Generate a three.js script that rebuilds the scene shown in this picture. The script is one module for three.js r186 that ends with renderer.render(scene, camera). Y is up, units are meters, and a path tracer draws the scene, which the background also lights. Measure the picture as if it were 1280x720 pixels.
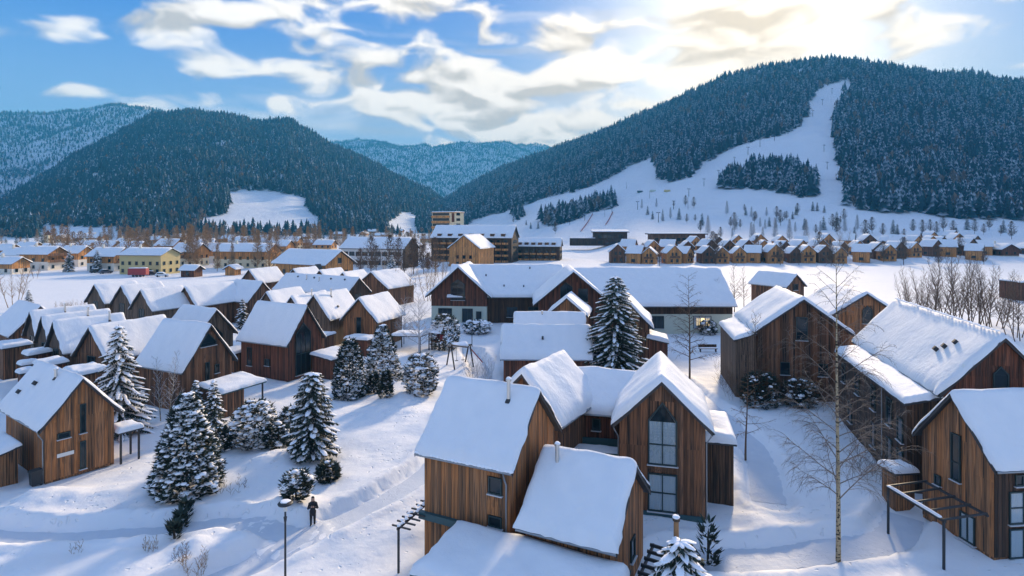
import * as THREE from 'three';
import { mergeGeometries, mergeVertices } from 'three/addons/utils/BufferGeometryUtils.js';
import { ImprovedNoise } from 'three/addons/math/ImprovedNoise.js';
import { MarchingCubes } from 'three/addons/objects/MarchingCubes.js';

// ---------------------------------------------------------------- camera, sky, sun, exposure
const EYE = 18, FOC = 720, HOR = 282;
const scene = new THREE.Scene();
const camera = new THREE.PerspectiveCamera(2 * Math.atan(360 / FOC) * 180 / Math.PI, 1280 / 720, 0.5, 20000);
camera.position.set(0, EYE, 0);
camera.lookAt(0, EYE, -100);
camera.setViewOffset(1280, 720, 0, 360 - HOR, 1280, 720);      // level camera, lens shifted down: uprights stay upright
camera.updateProjectionMatrix();

const renderer = new THREE.WebGLRenderer({ antialias: true });
renderer.toneMapping = THREE.LinearToneMapping;
renderer.toneMappingExposure = 1.84;
renderer.shadowMap.enabled = true;

const perlin = new ImprovedNoise();
const N2 = (x, y, s = 0) => perlin.noise(x, y, s);
function fbm(x, y, oct = 4, s = 0.37) { let a = 0, w = 0.5; for (let i = 0; i < oct; i++) { a += w * perlin.noise(x, y, s + i * 7.1); x *= 2.03; y *= 2.03; w *= 0.5; } return a; }
const clamp = (x, a = 0, b = 1) => Math.min(b, Math.max(a, x));
const sstep = (a, b, x) => { const t = clamp((x - a) / (b - a)); return t * t * (3 - 2 * t); };
const lerp = (a, b, t) => a + (b - a) * t;
function rng(seed) { let a = seed >>> 0; return () => { a = (a + 0x6D2B79F5) >>> 0; let t = a; t = Math.imul(t ^ (t >>> 15), t | 1); t ^= t + Math.imul(t ^ (t >>> 7), t | 61); return ((t ^ (t >>> 14)) >>> 0) / 4294967296; }; }

const sunDir = new THREE.Vector3(952 - 640, HOR - 20, -FOC).normalize();
const sun = new THREE.DirectionalLight(new THREE.Color(1.0, 0.77, 0.50), 4.5);
sun.position.copy(sunDir).multiplyScalar(3000);
sun.target.position.set(0, 0, 0);
sun.castShadow = true; sun.shadow.radius = 11; sun.shadow.mapSize.set(4096, 4096);
Object.assign(sun.shadow.camera, { left: -300, right: 300, top: 300, bottom: -300, near: 10, far: 6000 });
scene.add(sun, sun.target);

{ // winter sky: deep blue overhead, pale towards the horizon, broken cloud, bright round the sun
  const w = 3072, h = 1536, data = new Float32Array(w * h * 4);
  // cloud banks by direction: [x, y, rx, ry, amount] on the photograph's plane
  const banks = [[790, 84, 90, 30, .3], [905, 40, 80, 40, .3], [650, 110, 80, 26, .25], [175, 26, 120, 17, .62], [60, 44, 120, 14, .5], [240, 14, 60, 10, .3], [330, 78, 90, 22, .4], [420, 104, 130, 26, .45], [500, 122, 100, 20, .35], [552, 24, 46, 12, .45], [480, 5, 70, 12, .45],
    [344, 131, 17, 11, .5], [720, 52, 90, 34, .4], [850, 66, 150, 50, .42], [1000, 34, 150, 46, .5], [1120, 40, 70, 38, .4], [1245, 14, 75, 28, .45], [600, 140, 150, 36, .34], [700, 165, 130, 26, .36], [560, 92, 90, 30, .25], [170, 76, 22, 6, .3], [80, 113, 50, 8, .45],
    [760, 4, 120, 16, -.4], [60, 2, 130, 14, -.35], [1225, 80, 60, 40, -.4], [80, 90, 140, 20, -.12], [640, 20, 40, 14, -.2]];
  for (let j = 0; j < h; j++) {
    const e = ((j + .5) / h - .5) * Math.PI, ce = Math.cos(e), se = Math.sin(e);
    for (let i = 0; i < w; i++) {
      const o = (j * w + i) * 4;
      if (e < -0.02) { data[o] = .5; data[o + 1] = .58; data[o + 2] = .7; data[o + 3] = 1; continue; }
      const az = ((i + .5) / w - .5) * 2 * Math.PI, dx = ce * Math.cos(az), dz = ce * Math.sin(az), dy = Math.max(se, 0.001);
      const a = Math.atan2(dx, -dz);
      const el = Math.max(e, 0);
      // air
      const k = Math.pow(clamp(el / 1.2), 0.5), lo = sstep(0, .42, el);
      let r = lerp(.28, .0, lo), g = lerp(.42, .115, lo), b = lerp(.58, .43, lo);
      const hi = sstep(.4, 1.4, el); r = lerp(r, .008, hi); g = lerp(g, .14, hi); b = lerp(b, .45, hi);
      const cosA = dx * sunDir.x + dy * sunDir.y + dz * sunDir.z, ang = Math.acos(clamp(cosA, -1, 1));
      const glow = Math.exp(-ang * ang / .04), wide = Math.exp(-ang / .30);
      const low = 1 - sstep(.08, .34, el); r += wide * (.5 + .45 * low) + glow * .8; g += wide * (.42 + .28 * low) + glow * .66; b += wide * (.22 + .06 * low) + glow * .36;
      // cloud
      const u = a * 6.4, v = el * 15;
      const wx = fbm(u * 1.3 + 5, v * 1.3, 2, 3.3), wy = fbm(u * 1.3, v * 1.3 + 9, 2, 8.8);
      const oc = el < .5 && Math.abs(a) < 1 ? 8 : 5; let n = fbm(u + wx * .6, v + wy * .6, oc, 1.2) * 2.0;
      const n2 = fbm((a + .012) * 6.4 + wx * .6, (el + .016) * 15 + wy * .6, 6, 1.2) * 2.0;
      let c = -.03;
      if (Math.abs(a) < 1.25 && el < .75) {
        const px = 640 + FOC * Math.tan(a), py = HOR - FOC * Math.tan(el) / Math.cos(a);
        let add = 0; for (const q of banks) { const X = (px - q[0]) / q[2], Y = (py - q[1]) / q[3], s = X * X + Y * Y; if (s < 7) add += q[4] * Math.exp(-s * .8); }
        c = lerp(c, -.13 + add, (1 - sstep(.95, 1.2, Math.abs(a))) * (1 - sstep(.55, .75, el)));
      }
      const streak = sstep(.0, .42, fbm(a * 2.1 + wx * .3, el * 21 + wy * .3, 5, 6.6)), dens = sstep(-.06, .42, n + c), thin = Math.max(.12 * sstep(-.06, .25, n + c), .42 * streak);
      const lit = clamp(.80 + (n - n2) * 2.4 - sstep(.3, .9, n + c) * .36);
      const warm = Math.exp(-ang / .8);
      const cr = lerp(.34, .76, lit) + warm * .36, cg = lerp(.345, .73, lit) + warm * .20, cb = lerp(.35, .69, lit) + warm * .0;
      const al = clamp(Math.max(dens * .93, thin));
      data[o] = lerp(r, cr, al); data[o + 1] = lerp(g, cg, al); data[o + 2] = lerp(b, cb, al); data[o + 3] = 1;
    }
  }
  const sky = new THREE.DataTexture(data, w, h, THREE.RGBAFormat, THREE.FloatType);
  sky.mapping = THREE.EquirectangularReflectionMapping; sky.magFilter = THREE.LinearFilter; sky.needsUpdate = true;
  scene.background = sky; scene.environment = sky;
}
scene.fog = new THREE.FogExp2(new THREE.Color(0.09, 0.55, 1.0), 0.00019);

// ---------------------------------------------------------------- helpers
const used = new Map();
function numbered(n) { const k = used.get(n) || 0; used.set(n, k + 1); return k ? n + '_' + String(k).padStart(3, '0') : n; }
function shade(o) { o.castShadow = true; o.receiveShadow = true; return o; }
function part(name, geo, m, parent) { const o = shade(new THREE.Mesh(geo, m)); o.name = name; parent.add(o); return o; }
function tag(o, label, category, group, kind) { o.userData = { label, category }; if (group) o.userData.group = group; if (kind) o.userData.kind = kind; return o; }
function thing(name, label, category, group) { const o = new THREE.Group(); o.name = numbered(name); tag(o, label, category, group); scene.add(o); return o; }
function struct(name, geo, m, label) { const o = shade(new THREE.Mesh(geo, m)); o.name = numbered(name); o.userData = { kind: 'structure', label, category: name.replace(/_/g, ' ') }; scene.add(o); return o; }
function copyOf(src, label, group) { const c = src.clone(); c.name = numbered(src.name.replace(/_\d{3}$/, '')); c.userData = { ...src.userData }; if (label) c.userData.label = label; if (group) c.userData.group = group; scene.add(c); return c; }

// flat-faced mesh builder, uv in metres
class MB {
  constructor() { this.p = []; this.uv = []; }
  tri(a, b, c) {
    const ux = b[0] - a[0], uy = b[1] - a[1], uz = b[2] - a[2], vx = c[0] - a[0], vy = c[1] - a[1], vz = c[2] - a[2];
    let nx = uy * vz - uz * vy, ny = uz * vx - ux * vz, nz = ux * vy - uy * vx; const l = Math.hypot(nx, ny, nz) || 1; nx /= l; ny /= l; nz /= l;
    for (const q of [a, b, c]) {
      this.p.push(q[0], q[1], q[2]);
      if (Math.abs(ny) > .8) this.uv.push(q[0], q[2]); else { const h = Math.hypot(nx, nz); this.uv.push((q[0] * nz - q[2] * nx) / h, q[1] / Math.max(.3, Math.sqrt(1 - ny * ny))); }
    }
    return this;
  }
  quad(a, b, c, d) { return this.tri(a, b, c).tri(a, c, d); }
  // polygon in the zy plane (counter-clockwise seen from +x), extruded from x0 to x1
  prismX(poly, x0, x1, cap = true) {
    const n = poly.length;
    for (let i = 0; i < n; i++) { const a = poly[i], b = poly[(i + 1) % n]; this.quad([x0, a[1], a[0]], [x1, a[1], a[0]], [x1, b[1], b[0]], [x0, b[1], b[0]]); }
    if (cap) { const f = THREE.ShapeUtils.triangulateShape(poly.map(q => new THREE.Vector2(q[0], q[1])), []); for (const [i, j, k] of f) { const A = poly[i], B = poly[j], C = poly[k]; this.tri([x1, A[1], A[0]], [x1, C[1], C[0]], [x1, B[1], B[0]]); this.tri([x0, A[1], A[0]], [x0, B[1], B[0]], [x0, C[1], C[0]]); } }
    return this;
  }
  box(cx, cy, cz, sx, sy, sz) {
    const x0 = cx - sx / 2, x1 = cx + sx / 2, y0 = cy - sy / 2, y1 = cy + sy / 2, z0 = cz - sz / 2, z1 = cz + sz / 2;
    this.quad([x0, y0, z1], [x1, y0, z1], [x1, y1, z1], [x0, y1, z1]).quad([x1, y0, z0], [x0, y0, z0], [x0, y1, z0], [x1, y1, z0]);
    this.quad([x1, y0, z1], [x1, y0, z0], [x1, y1, z0], [x1, y1, z1]).quad([x0, y0, z0], [x0, y0, z1], [x0, y1, z1], [x0, y1, z0]);
    this.quad([x0, y1, z1], [x1, y1, z1], [x1, y1, z0], [x0, y1, z0]).quad([x0, y0, z0], [x1, y0, z0], [x1, y0, z1], [x0, y0, z1]);
    return this;
  }
  // square-section bar between two points
  bar(a, b, w, t = w) {
    const A = new THREE.Vector3(...a), B = new THREE.Vector3(...b), d = B.clone().sub(A).normalize();
    const s = new THREE.Vector3(0, 1, 0); if (Math.abs(d.y) > .95) s.set(1, 0, 0);
    const r = new THREE.Vector3().crossVectors(d, s).normalize().multiplyScalar(w / 2), u = new THREE.Vector3().crossVectors(r, d).normalize().multiplyScalar(t / 2);
    const c = (P, i, j) => [P.x + r.x * i + u.x * j, P.y + r.y * i + u.y * j, P.z + r.z * i + u.z * j];
    const o = [[-1, -1], [1, -1], [1, 1], [-1, 1]];
    for (let k = 0; k < 4; k++) { const [i, j] = o[k], [m, n] = o[(k + 1) % 4]; this.quad(c(A, i, j), c(A, m, n), c(B, m, n), c(B, i, j)); }
    this.quad(c(A, -1, -1), c(A, -1, 1), c(A, 1, 1), c(A, 1, -1)).quad(c(B, -1, -1), c(B, 1, -1), c(B, 1, 1), c(B, -1, 1));
    return this;
  }
  geo() { const g = new THREE.BufferGeometry(); g.setAttribute('position', new THREE.Float32BufferAttribute(this.p, 3)); g.setAttribute('uv', new THREE.Float32BufferAttribute(this.uv, 2)); g.computeVertexNormals(); return g; }
}
// smooth-mesh accumulator
class SM {
  constructor(col) { this.p = []; this.i = []; this.c = col ? [] : null; }
  v(x, y, z, c) { this.p.push(x, y, z); if (this.c) this.c.push(c[0], c[1], c[2]); return this.p.length / 3 - 1; }
  tube(pts, rad, sides, c) {
    let prev = null; const up = new THREE.Vector3();
    for (let k = 0; k < pts.length; k++) {
      const a = pts[Math.max(0, k - 1)], b = pts[Math.min(pts.length - 1, k + 1)];
      const d = new THREE.Vector3(b[0] - a[0], b[1] - a[1], b[2] - a[2]).normalize(); up.set(Math.abs(d.y) > .9 ? 1 : 0, Math.abs(d.y) > .9 ? 0 : 1, 0);
      const r = new THREE.Vector3().crossVectors(d, up).normalize(), u = new THREE.Vector3().crossVectors(r, d);
      const ring = []; for (let s = 0; s < sides; s++) { const t = s / sides * 6.2832, x = Math.cos(t) * rad[k], y = Math.sin(t) * rad[k]; ring.push(this.v(pts[k][0] + r.x * x + u.x * y, pts[k][1] + r.y * x + u.y * y, pts[k][2] + r.z * x + u.z * y, c)); }
      if (prev) for (let s = 0; s < sides; s++) { const t = (s + 1) % sides; this.i.push(prev[s], ring[s], ring[t], prev[s], ring[t], prev[t]); }
      prev = ring;
    }
    return this;
  }
  // a flattened irregular lump
  lump(x, y, z, sx, sy, sz, yaw, R, tilt = 0) {
    const base = lumpBase, b0 = this.p.length / 3, cy = Math.cos(yaw), syw = Math.sin(yaw), j = R() * 50;
    for (let k = 0; k < base.p.length; k += 3) {
      let px = base.p[k], py = base.p[k + 1], pz = base.p[k + 2]; const n = 1 + .34 * perlin.noise(px * 1.3 + j, py * 1.3, pz * 1.3 + j);
      px *= sx * n; py *= (py < 0 ? .55 : 1) * sy * n; pz *= sz * n; py += tilt * px;
      this.v(x + px * cy + pz * syw, y + py, z - px * syw + pz * cy);
    }
    for (const q of base.i) this.i.push(b0 + q);
  }
  // kite-shaped needle spray from a point in a direction
  kite(x, y, z, dx, dy, dz, wx, wy, wz, len, wid) {
    const a = this.v(x, y, z), b = this.v(x + dx * len * .45 + wx * wid, y + dy * len * .45 + wy * wid - .02, z + dz * len * .45 + wz * wid), c = this.v(x + dx * len, y + dy * len, z + dz * len), d = this.v(x + dx * len * .45 - wx * wid, y + dy * len * .45 - wy * wid - .02, z + dz * len * .45 - wz * wid);
    this.i.push(a, b, c, a, c, d);
  }
  geo() { const g = new THREE.BufferGeometry(); g.setAttribute('position', new THREE.Float32BufferAttribute(this.p, 3)); if (this.c) g.setAttribute('color', new THREE.Float32BufferAttribute(this.c, 3)); g.setIndex(this.i); g.computeVertexNormals(); return g; }
}
const lumpBase = (() => { const g = mergeVertices(new THREE.IcosahedronGeometry(1, 1).deleteAttribute('normal').deleteAttribute('uv')); return { p: g.attributes.position.array, i: [...g.index.array] }; })();
const interp = (t, x) => { if (x <= t[0][0]) return t[0][1]; for (let i = 1; i < t.length; i++) if (x <= t[i][0]) { const k = (x - t[i - 1][0]) / (t[i][0] - t[i - 1][0]); return lerp(t[i - 1][1], t[i][1], k); } return t[t.length - 1][1]; };
const inside = (poly, x, y) => { let r = false; for (let i = 0, j = poly.length - 1; i < poly.length; j = i++) { const [a, b] = poly[i], [c, d] = poly[j]; if ((b > y) !== (d > y) && x < (c - a) * (y - b) / (d - b) + a) r = !r; } return r; };

// ---------------------------------------------------------------- materials
function tex(w, h, fn, srgb = true) {
  const d = new Uint8Array(w * h * 4);
  for (let y = 0; y < h; y++) for (let x = 0; x < w; x++) { const c = fn(x / w, y / h), o = (y * w + x) * 4; for (let k = 0; k < 3; k++) d[o + k] = clamp(c[k]) * 255; d[o + 3] = 255; }
  const t = new THREE.DataTexture(d, w, h, THREE.RGBAFormat); t.wrapS = t.wrapT = THREE.RepeatWrapping; t.magFilter = THREE.LinearFilter; t.minFilter = THREE.LinearMipmapLinearFilter; t.generateMipmaps = true;
  if (srgb) t.colorSpace = THREE.SRGBColorSpace; t.needsUpdate = true; return t;
}
const tile = (f, u, v, p) => { // tileable: blend of four shifted samples
  const a = f(u * p, v * p), b = f((u - 1) * p, v * p), c = f(u * p, (v - 1) * p), d = f((u - 1) * p, (v - 1) * p); return lerp(lerp(a, b, u), lerp(c, d, u), v);
};
const rep = (t, sx, sy = sx) => { const c = t.clone(); c.repeat.set(1 / sx, 1 / sy); c.needsUpdate = true; return c; };
const std = (o) => new THREE.MeshStandardMaterial({ roughness: .9, metalness: 0, ...o });
const lin = (r, g, b) => new THREE.Color().setRGB(r, g, b);

// timber cladding: boards side by side, each with its own tone, vertical grain and weather streaks
function timberTex(seed, boards, hue) {
  const R = rng(seed), tone = Array.from({ length: boards }, () => [.72 + R() * .4, R(), R() * 40]);
  return tex(512, 512, (u, v) => {
    const b = Math.floor(u * boards) % boards, f = u * boards - Math.floor(u * boards), [t, m, s] = tone[b];
    const grain = tile((x, y) => fbm(x, y, 4, s), u, v, 1) * 0 + fbm(u * 70 + s, v * 2.2 + s, 4, s) * .55;
    const streak = sstep(.02, .34, fbm(u * 22 + s * 2, v * 1.3 + s, 4, s + 5));
    const grey = clamp(.12 + m * .35 + streak * .5);
    let k = t * (1 + grain * .9) * (1 - streak * .38);
    if (f < .07 || f > .95) k *= .25;
    return [0, 1, 2].map(q => lerp(hue[q], (hue[0] + hue[1] + hue[2]) / 3 * .82, grey * .6) * k);
  });
}
const timberBump = tex(256, 256, (u, v) => { const f = u * 24 - Math.floor(u * 24); const g = (f < .07 || f > .95) ? 0 : .8 + fbm(u * 60, v * 3, 3) * .3; return [g, g, g]; }, false);
const snowBump = tex(512, 512, (u, v) => { const n = .5 + tile((x, y) => fbm(x, y, 5, .7), u, v, 6) * .7 + tile((x, y) => fbm(x, y, 3, 4.7), u, v, 40) * .18; return [n, n, n]; }, false);
const trackBump = tex(512, 512, (u, v) => { let n = .55 + tile((x, y) => fbm(x, y, 5, 2.7), u, v, 9) * .5; const d = tile((x, y) => N2(x, y, 9.3), u, v, 34); n -= sstep(.34, .5, d) * .3; return [n, n, n]; }, false);
const snowTint = tex(512, 512, (u, v) => { const n = tile((x, y) => fbm(x, y, 5, 1.7), u, v, 7); return [.945 + n * .05, .95 + n * .04, .955 + n * .03]; });
const M = {
  snow: std({ color: lin(.9, .9, .91), map: rep(snowTint, 6), bumpMap: rep(snowBump, 3), bumpScale: .05, roughness: .75 }),
  ground: std({ color: lin(.88, .88, .89), map: rep(snowTint, 23), bumpMap: rep(trackBump, 9), bumpScale: .14, roughness: .8 }),
  hillSnow: std({ color: lin(.85, .86, .88), map: rep(snowTint, 310), bumpMap: rep(snowBump, 120), bumpScale: 2.0, roughness: .85 }),
  packed: std({ color: lin(.63, .67, .73), map: rep(snowTint, 5), bumpMap: rep(trackBump, 4), bumpScale: .06, roughness: .7 }),  // trodden snow, darkened to blue-grey for the shade in the tracks
  clump: std({ color: lin(.9, .9, .92), roughness: .8 }),
  roof: std({ color: lin(.035, .036, .04), roughness: .7 }),
  verge: std({ color: lin(.05, .045, .045), roughness: .7 }),
  zinc: std({ color: lin(.30, .32, .34), metalness: .8, roughness: .45 }),
  steel: std({ color: lin(.62, .60, .56), metalness: .95, roughness: .28 }),
  dark: std({ color: lin(.03, .032, .035), roughness: .6 }),
  teal: std({ color: lin(.03, .085, .095), roughness: .55 }),
  frame: std({ color: lin(.018, .04, .042), roughness: .5 }),
  frameWood: std({ color: lin(.30, .17, .08), roughness: .7 }),
  sill: std({ color: lin(.55, .55, .56), roughness: .5 }),
  glass: new THREE.MeshPhysicalMaterial({ color: lin(1, 1, 1), transmission: 1, thickness: 0, roughness: .03, ior: 1.52 }),
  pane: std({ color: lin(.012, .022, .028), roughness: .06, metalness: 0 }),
  curtain: std({ color: lin(.34, .42, .46), roughness: .95 }),
  room: std({ color: lin(.5, .46, .4), roughness: .95 }),
  white: std({ color: lin(.72, .70, .66), roughness: .9 }),
  plaster: std({ color: lin(.74, .68, .58), roughness: .95 }),
  cream: std({ color: lin(.72, .60, .40), roughness: .95 }),
  yellow: std({ color: lin(.58, .46, .22), roughness: .95 }),
  paleGreen: std({ color: lin(.52, .56, .46), roughness: .95 }),
  red: std({ color: lin(.34, .035, .035), roughness: .5 }),
  blue: std({ color: lin(.03, .12, .34), roughness: .6 }),
  conc: std({ color: lin(.34, .33, .32), roughness: .95 }),
  bark: std({ color: lin(.06, .045, .035), roughness: .95 }),
  needle: std({ color: lin(.022, .038, .026), roughness: .85, side: THREE.DoubleSide }),
  needleB: std({ color: lin(.032, .05, .03), roughness: .85, side: THREE.DoubleSide }),
  twig: std({ color: lin(.10, .07, .052), roughness: .95 }),
  twigGrey: std({ color: lin(.17, .135, .11), roughness: .95 }),
  twigTan: std({ color: lin(.30, .19, .10), roughness: .95 }),
  twigFrost: std({ color: lin(.42, .41, .42), roughness: .95 }),
  twigBrown: std({ color: lin(.13, .08, .05), roughness: .95 }),
};
const barkTex = tex(128, 512, (u, v) => { const n = fbm(u * 5, v * 60, 4, 3), m = N2(u * 4, v * 26, 7); const d = m > .22 ? .25 : 1; return [(.72 + n * .3) * d, (.66 + n * .3) * d, (.56 + n * .28) * d]; });
M.birch = std({ map: barkTex, color: lin(.82, .78, .7), roughness: .9 });
const hueWarm = [.67, .44, .265], hueBrown = [.55, .37, .25], hueRed = [.51, .295, .20], hueGrey = [.50, .40, .32], hueOrange = [.95, .63, .33];
const woodSet = (hue, seed, w = 4.4) => std({ map: rep(timberTex(seed, 24, hue), w, w), bumpMap: rep(timberBump, w), bumpScale: .02, roughness: .9 });
M.wWarm = woodSet(hueWarm, 11); M.wBrown = woodSet(hueBrown, 12); M.wRed = woodSet(hueRed, 13); M.wGrey = woodSet(hueGrey, 14); M.wOrange = woodSet(hueOrange, 15); M.wDark = woodSet([.34, .24, .17], 16);
// single boards: one board of the texture each
function boardMats(hue, seed) {
  const out = []; const R = rng(seed);
  for (let k = 0; k < 7; k++) { const t = .68 + R() * .5, m = R(), s = R() * 60;
    const T = tex(32, 256, (u, v) => { const g = fbm(u * 5 + s, v * 2.4 + s, 4, s) * .5, st = sstep(.0, .35, fbm(u * 2.2 + s, v * 1.7, 4, s + 4)) * .8, grey = clamp(m * .45 + st * .5); const kk = t * (1 + g) * (1 - st * .45); return [0, 1, 2].map(q => lerp(hue[q], (hue[0] + hue[1] + hue[2]) / 3 * .8, grey * .65) * kk); });
    out.push(std({ map: T, roughness: .9 })); }
  return out;
}
const BM = { warm: boardMats(hueWarm, 5), brown: boardMats(hueBrown, 6), red: boardMats(hueRed, 7), dark: boardMats([.36, .25, .18], 8) };

// ---------------------------------------------------------------- terrain
const tracks = [ // trodden ways: [points X,d], half width, depth
  [[[-19, 26], [-15.5, 30], [-11.5, 34.8], [-8.5, 38.5], [-6.2, 43], [-4.6, 49], [-3.4, 56], [-3, 64], [-4, 74], [-6, 84]], 1.35, .62],
  [[[-40, 36.5], [-34, 34.6], [-28, 33.9], [-22, 34.6], [-18, 35.5], [-13, 34.4]], 1.0, .5],
  [[[9, 31.5], [14, 31.8], [18, 32.6], [22, 33.5], [24.5, 36]], 1.3, .32],
  [[[17, 38], [19.5, 46], [20, 56], [19, 68], [17, 80], [14, 88]], 1.3, .2],
];
function segDist(pts, x, d) { let m = 1e9; for (let i = 1; i < pts.length; i++) { const [a, b] = pts[i - 1], [c, e] = pts[i], ux = c - a, uy = e - b, t = clamp(((x - a) * ux + (d - b) * uy) / (ux * ux + uy * uy)); m = Math.min(m, Math.hypot(x - a - ux * t, d - b - uy * t)); } return m; }
const mounds = [[-31, 37.5, 1.3, .75], [-29.3, 38.2, 1.1, .45], [-26.5, 38.4, 1.5, .35], [-17.8, 32.4, 1.0, .55], [-16.5, 34.8, 1.4, .3], [-14.6, 36.6, 1.2, .5], [-21, 31, 1.2, .4], [-25, 30.2, 1.1, .35], [-13.4, 37.5, .8, .45], [-18.5, 43.5, 1.8, .6], [-16.8, 45, 1.4, .5], [-21, 49, 2, .5], [-10, 55, 2.2, .4], [-8, 51, 1.5, .3], [-12, 60, 2, .5], [-9.5, 64, 1.6, .6], [6.5, 62, 2, .5], [-2, 31, 1.2, .2], [-33, 32, 1.5, .3], [-6, 33.5, 1.1, .25], [15, 35.2, 1.2, .3], [20.5, 42, 1.4, .3]];
function groundH(X, d) {
  const near = 1 - sstep(100, 190, d);
  let y = near * (fbm(X * .09 + 3, d * .09, 3, 2.2) * .55 + fbm(X * .45, d * .45, 3, 6.1) * .17 + fbm(X * 1.7, d * 1.7, 2, 4.4) * .06) + (1 - near) * fbm(X * .02, d * .02, 3, 3.3) * .8;
  if (d < 100 && Math.abs(X) < 60) {
    for (const [pts, w, dep] of tracks) { const s = segDist(pts, X, d); if (s < w + 1.8) { const wob = fbm(X * .8, d * .8, 2, 1.1) * .3; const m = 1 - sstep(w - .05, w + .28, s + wob * .7), flat = fbm(X * .09 + 3, d * .09, 3, 2.2) * .55 - dep; y = lerp(y, flat, m); y += .2 * Math.exp(-Math.pow((s - w - .65) / .4, 2)) * (1 + fbm(X * 2.2, d * 2.2, 2, 9) * 1.6); } }
    for (const [mx, md, r, h] of mounds) { const q = ((X - mx) ** 2 + (d - md) ** 2) / (r * r); if (q < 6) y += h * Math.exp(-q) * (1 + fbm(X * 1.4, d * 1.4, 3, 2) * .9); }
  }
  return y;
}
function makeHill(o) {
  return (X, d) => {
    const px = 640 + FOC * X / d, dR = interp(o.dR, px), d0 = interp(o.d0, px), yr = interp(o.ridge, px) + o.trees * FOC / dR * .85;
    const hR = EYE + (HOR - yr) / FOC * dR, t = (d - d0) / (dR - d0);
    let h = -3;
    if (t > 0) { h = t <= 1 ? hR * Math.pow(t, o.pow) : hR * (1 - sstep(0, 1.6, t - 1)); h += (t < 1 ? sstep(.05, .5, t) * (1 - .6 * sstep(.7, 1, t)) : .4) * (o.rough * fbm(X / 210, d / 210, 4, o.s) + o.rough * .5 * Math.abs(fbm(X / 90, d / 260, 3, o.s + 3))); h -= 3 * (1 - sstep(0, .06, t)); }
    if (o.apron && d > o.apron[0]) { const a = sstep(730, 800, px) * .058 * (d - o.apron[0]) - 1.5 * (1 - sstep(0, 30, d - o.apron[0])); h = Math.max(h, Math.min(a, 30) + .15 * Math.max(h, 0)); }
    return h * sstep(o.fade[0], o.fade[1], px) * (1 - sstep(o.fade[2], o.fade[3], px)) - 2 * (1 - sstep(o.fade[0], o.fade[1], px));
  };
}
const skiHill = makeHill({ ridge: [[440, 300], [500, 276], [540, 258], [580, 232], [620, 210], [680, 188], [740, 165], [800, 142], [860, 112], [900, 95], [950, 81], [1000, 73], [1050, 69], [1100, 75], [1160, 84], [1200, 85], [1240, 92], [1280, 97], [1450, 118], [1700, 150], [2200, 230]],
  dR: [[500, 2300], [640, 2000], [800, 1750], [1000, 1500], [1280, 1300], [2000, 1200]], d0: [[500, 1100], [590, 760], [700, 520], [800, 440], [1000, 420], [2000, 420]], pow: 1.42, rough: 26, trees: 17, s: 2.1, apron: [262], fade: [440, 540, 2300, 2600] });
const woodHill = makeHill({ ridge: [[-900, 250], [-400, 235], [-100, 262], [0, 250], [60, 215], [100, 190], [150, 162], [190, 141], [230, 135], [280, 139], [330, 150], [362, 146], [400, 170], [450, 194], [500, 220], [540, 236], [570, 258], [600, 280], [640, 300]],
  dR: [[-400, 1500], [0, 1500], [230, 1800], [420, 1900], [640, 2100]], d0: [[-400, 560], [0, 560], [200, 640], [330, 700], [480, 800], [640, 1300]], pow: 1.25, rough: 34, trees: 15, s: 5.7, fade: [-1000, -800, 590, 640] });
const backHill = makeHill({ ridge: [[-900, 150], [-300, 128], [0, 137], [60, 140], [100, 135], [150, 127], [190, 136], [240, 150], [330, 190], [450, 260], [520, 290]], dR: [[-900, 3000], [520, 3100]], d0: [[-900, 1900], [520, 2100]], pow: 1.1, rough: 60, trees: 14, s: 8.3, fade: [-1200, -1000, 500, 620] });
const farHill = makeHill({ ridge: [[250, 215], [350, 190], [420, 178], [470, 174], [500, 181], [540, 184], [575, 179], [620, 178], [670, 182], [720, 192], [800, 215], [900, 240]], dR: [[250, 5200], [540, 4600], [800, 5600]], d0: [[250, 3300], [540, 3300], [800, 3600]], pow: 1.05, rough: 130, trees: 8, s: 4.9, fade: [150, 240, 900, 1000] });
const terrainH = (X, d) => Math.max(groundH(X, d), d > 250 ? skiHill(X, d) : -9, d > 500 ? woodHill(X, d) : -9, d > 1800 ? backHill(X, d) : -9, d > 3200 ? farHill(X, d) : -9);
// where the ray of a photograph point meets the terrain
function onGround(px, py) { let d = 24, s = (px - 640) / FOC, e = (HOR - py) / FOC; for (let k = 0; k < 4000; k++) { const y = EYE + e * d; if (y <= terrainH(s * d, d)) break; d *= 1.002; if (d > 9000) break; } return [s * d, d]; }
const at = (X, d, y) => new THREE.Vector3(X, y === undefined ? terrainH(X, d) : y, -d);

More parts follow.
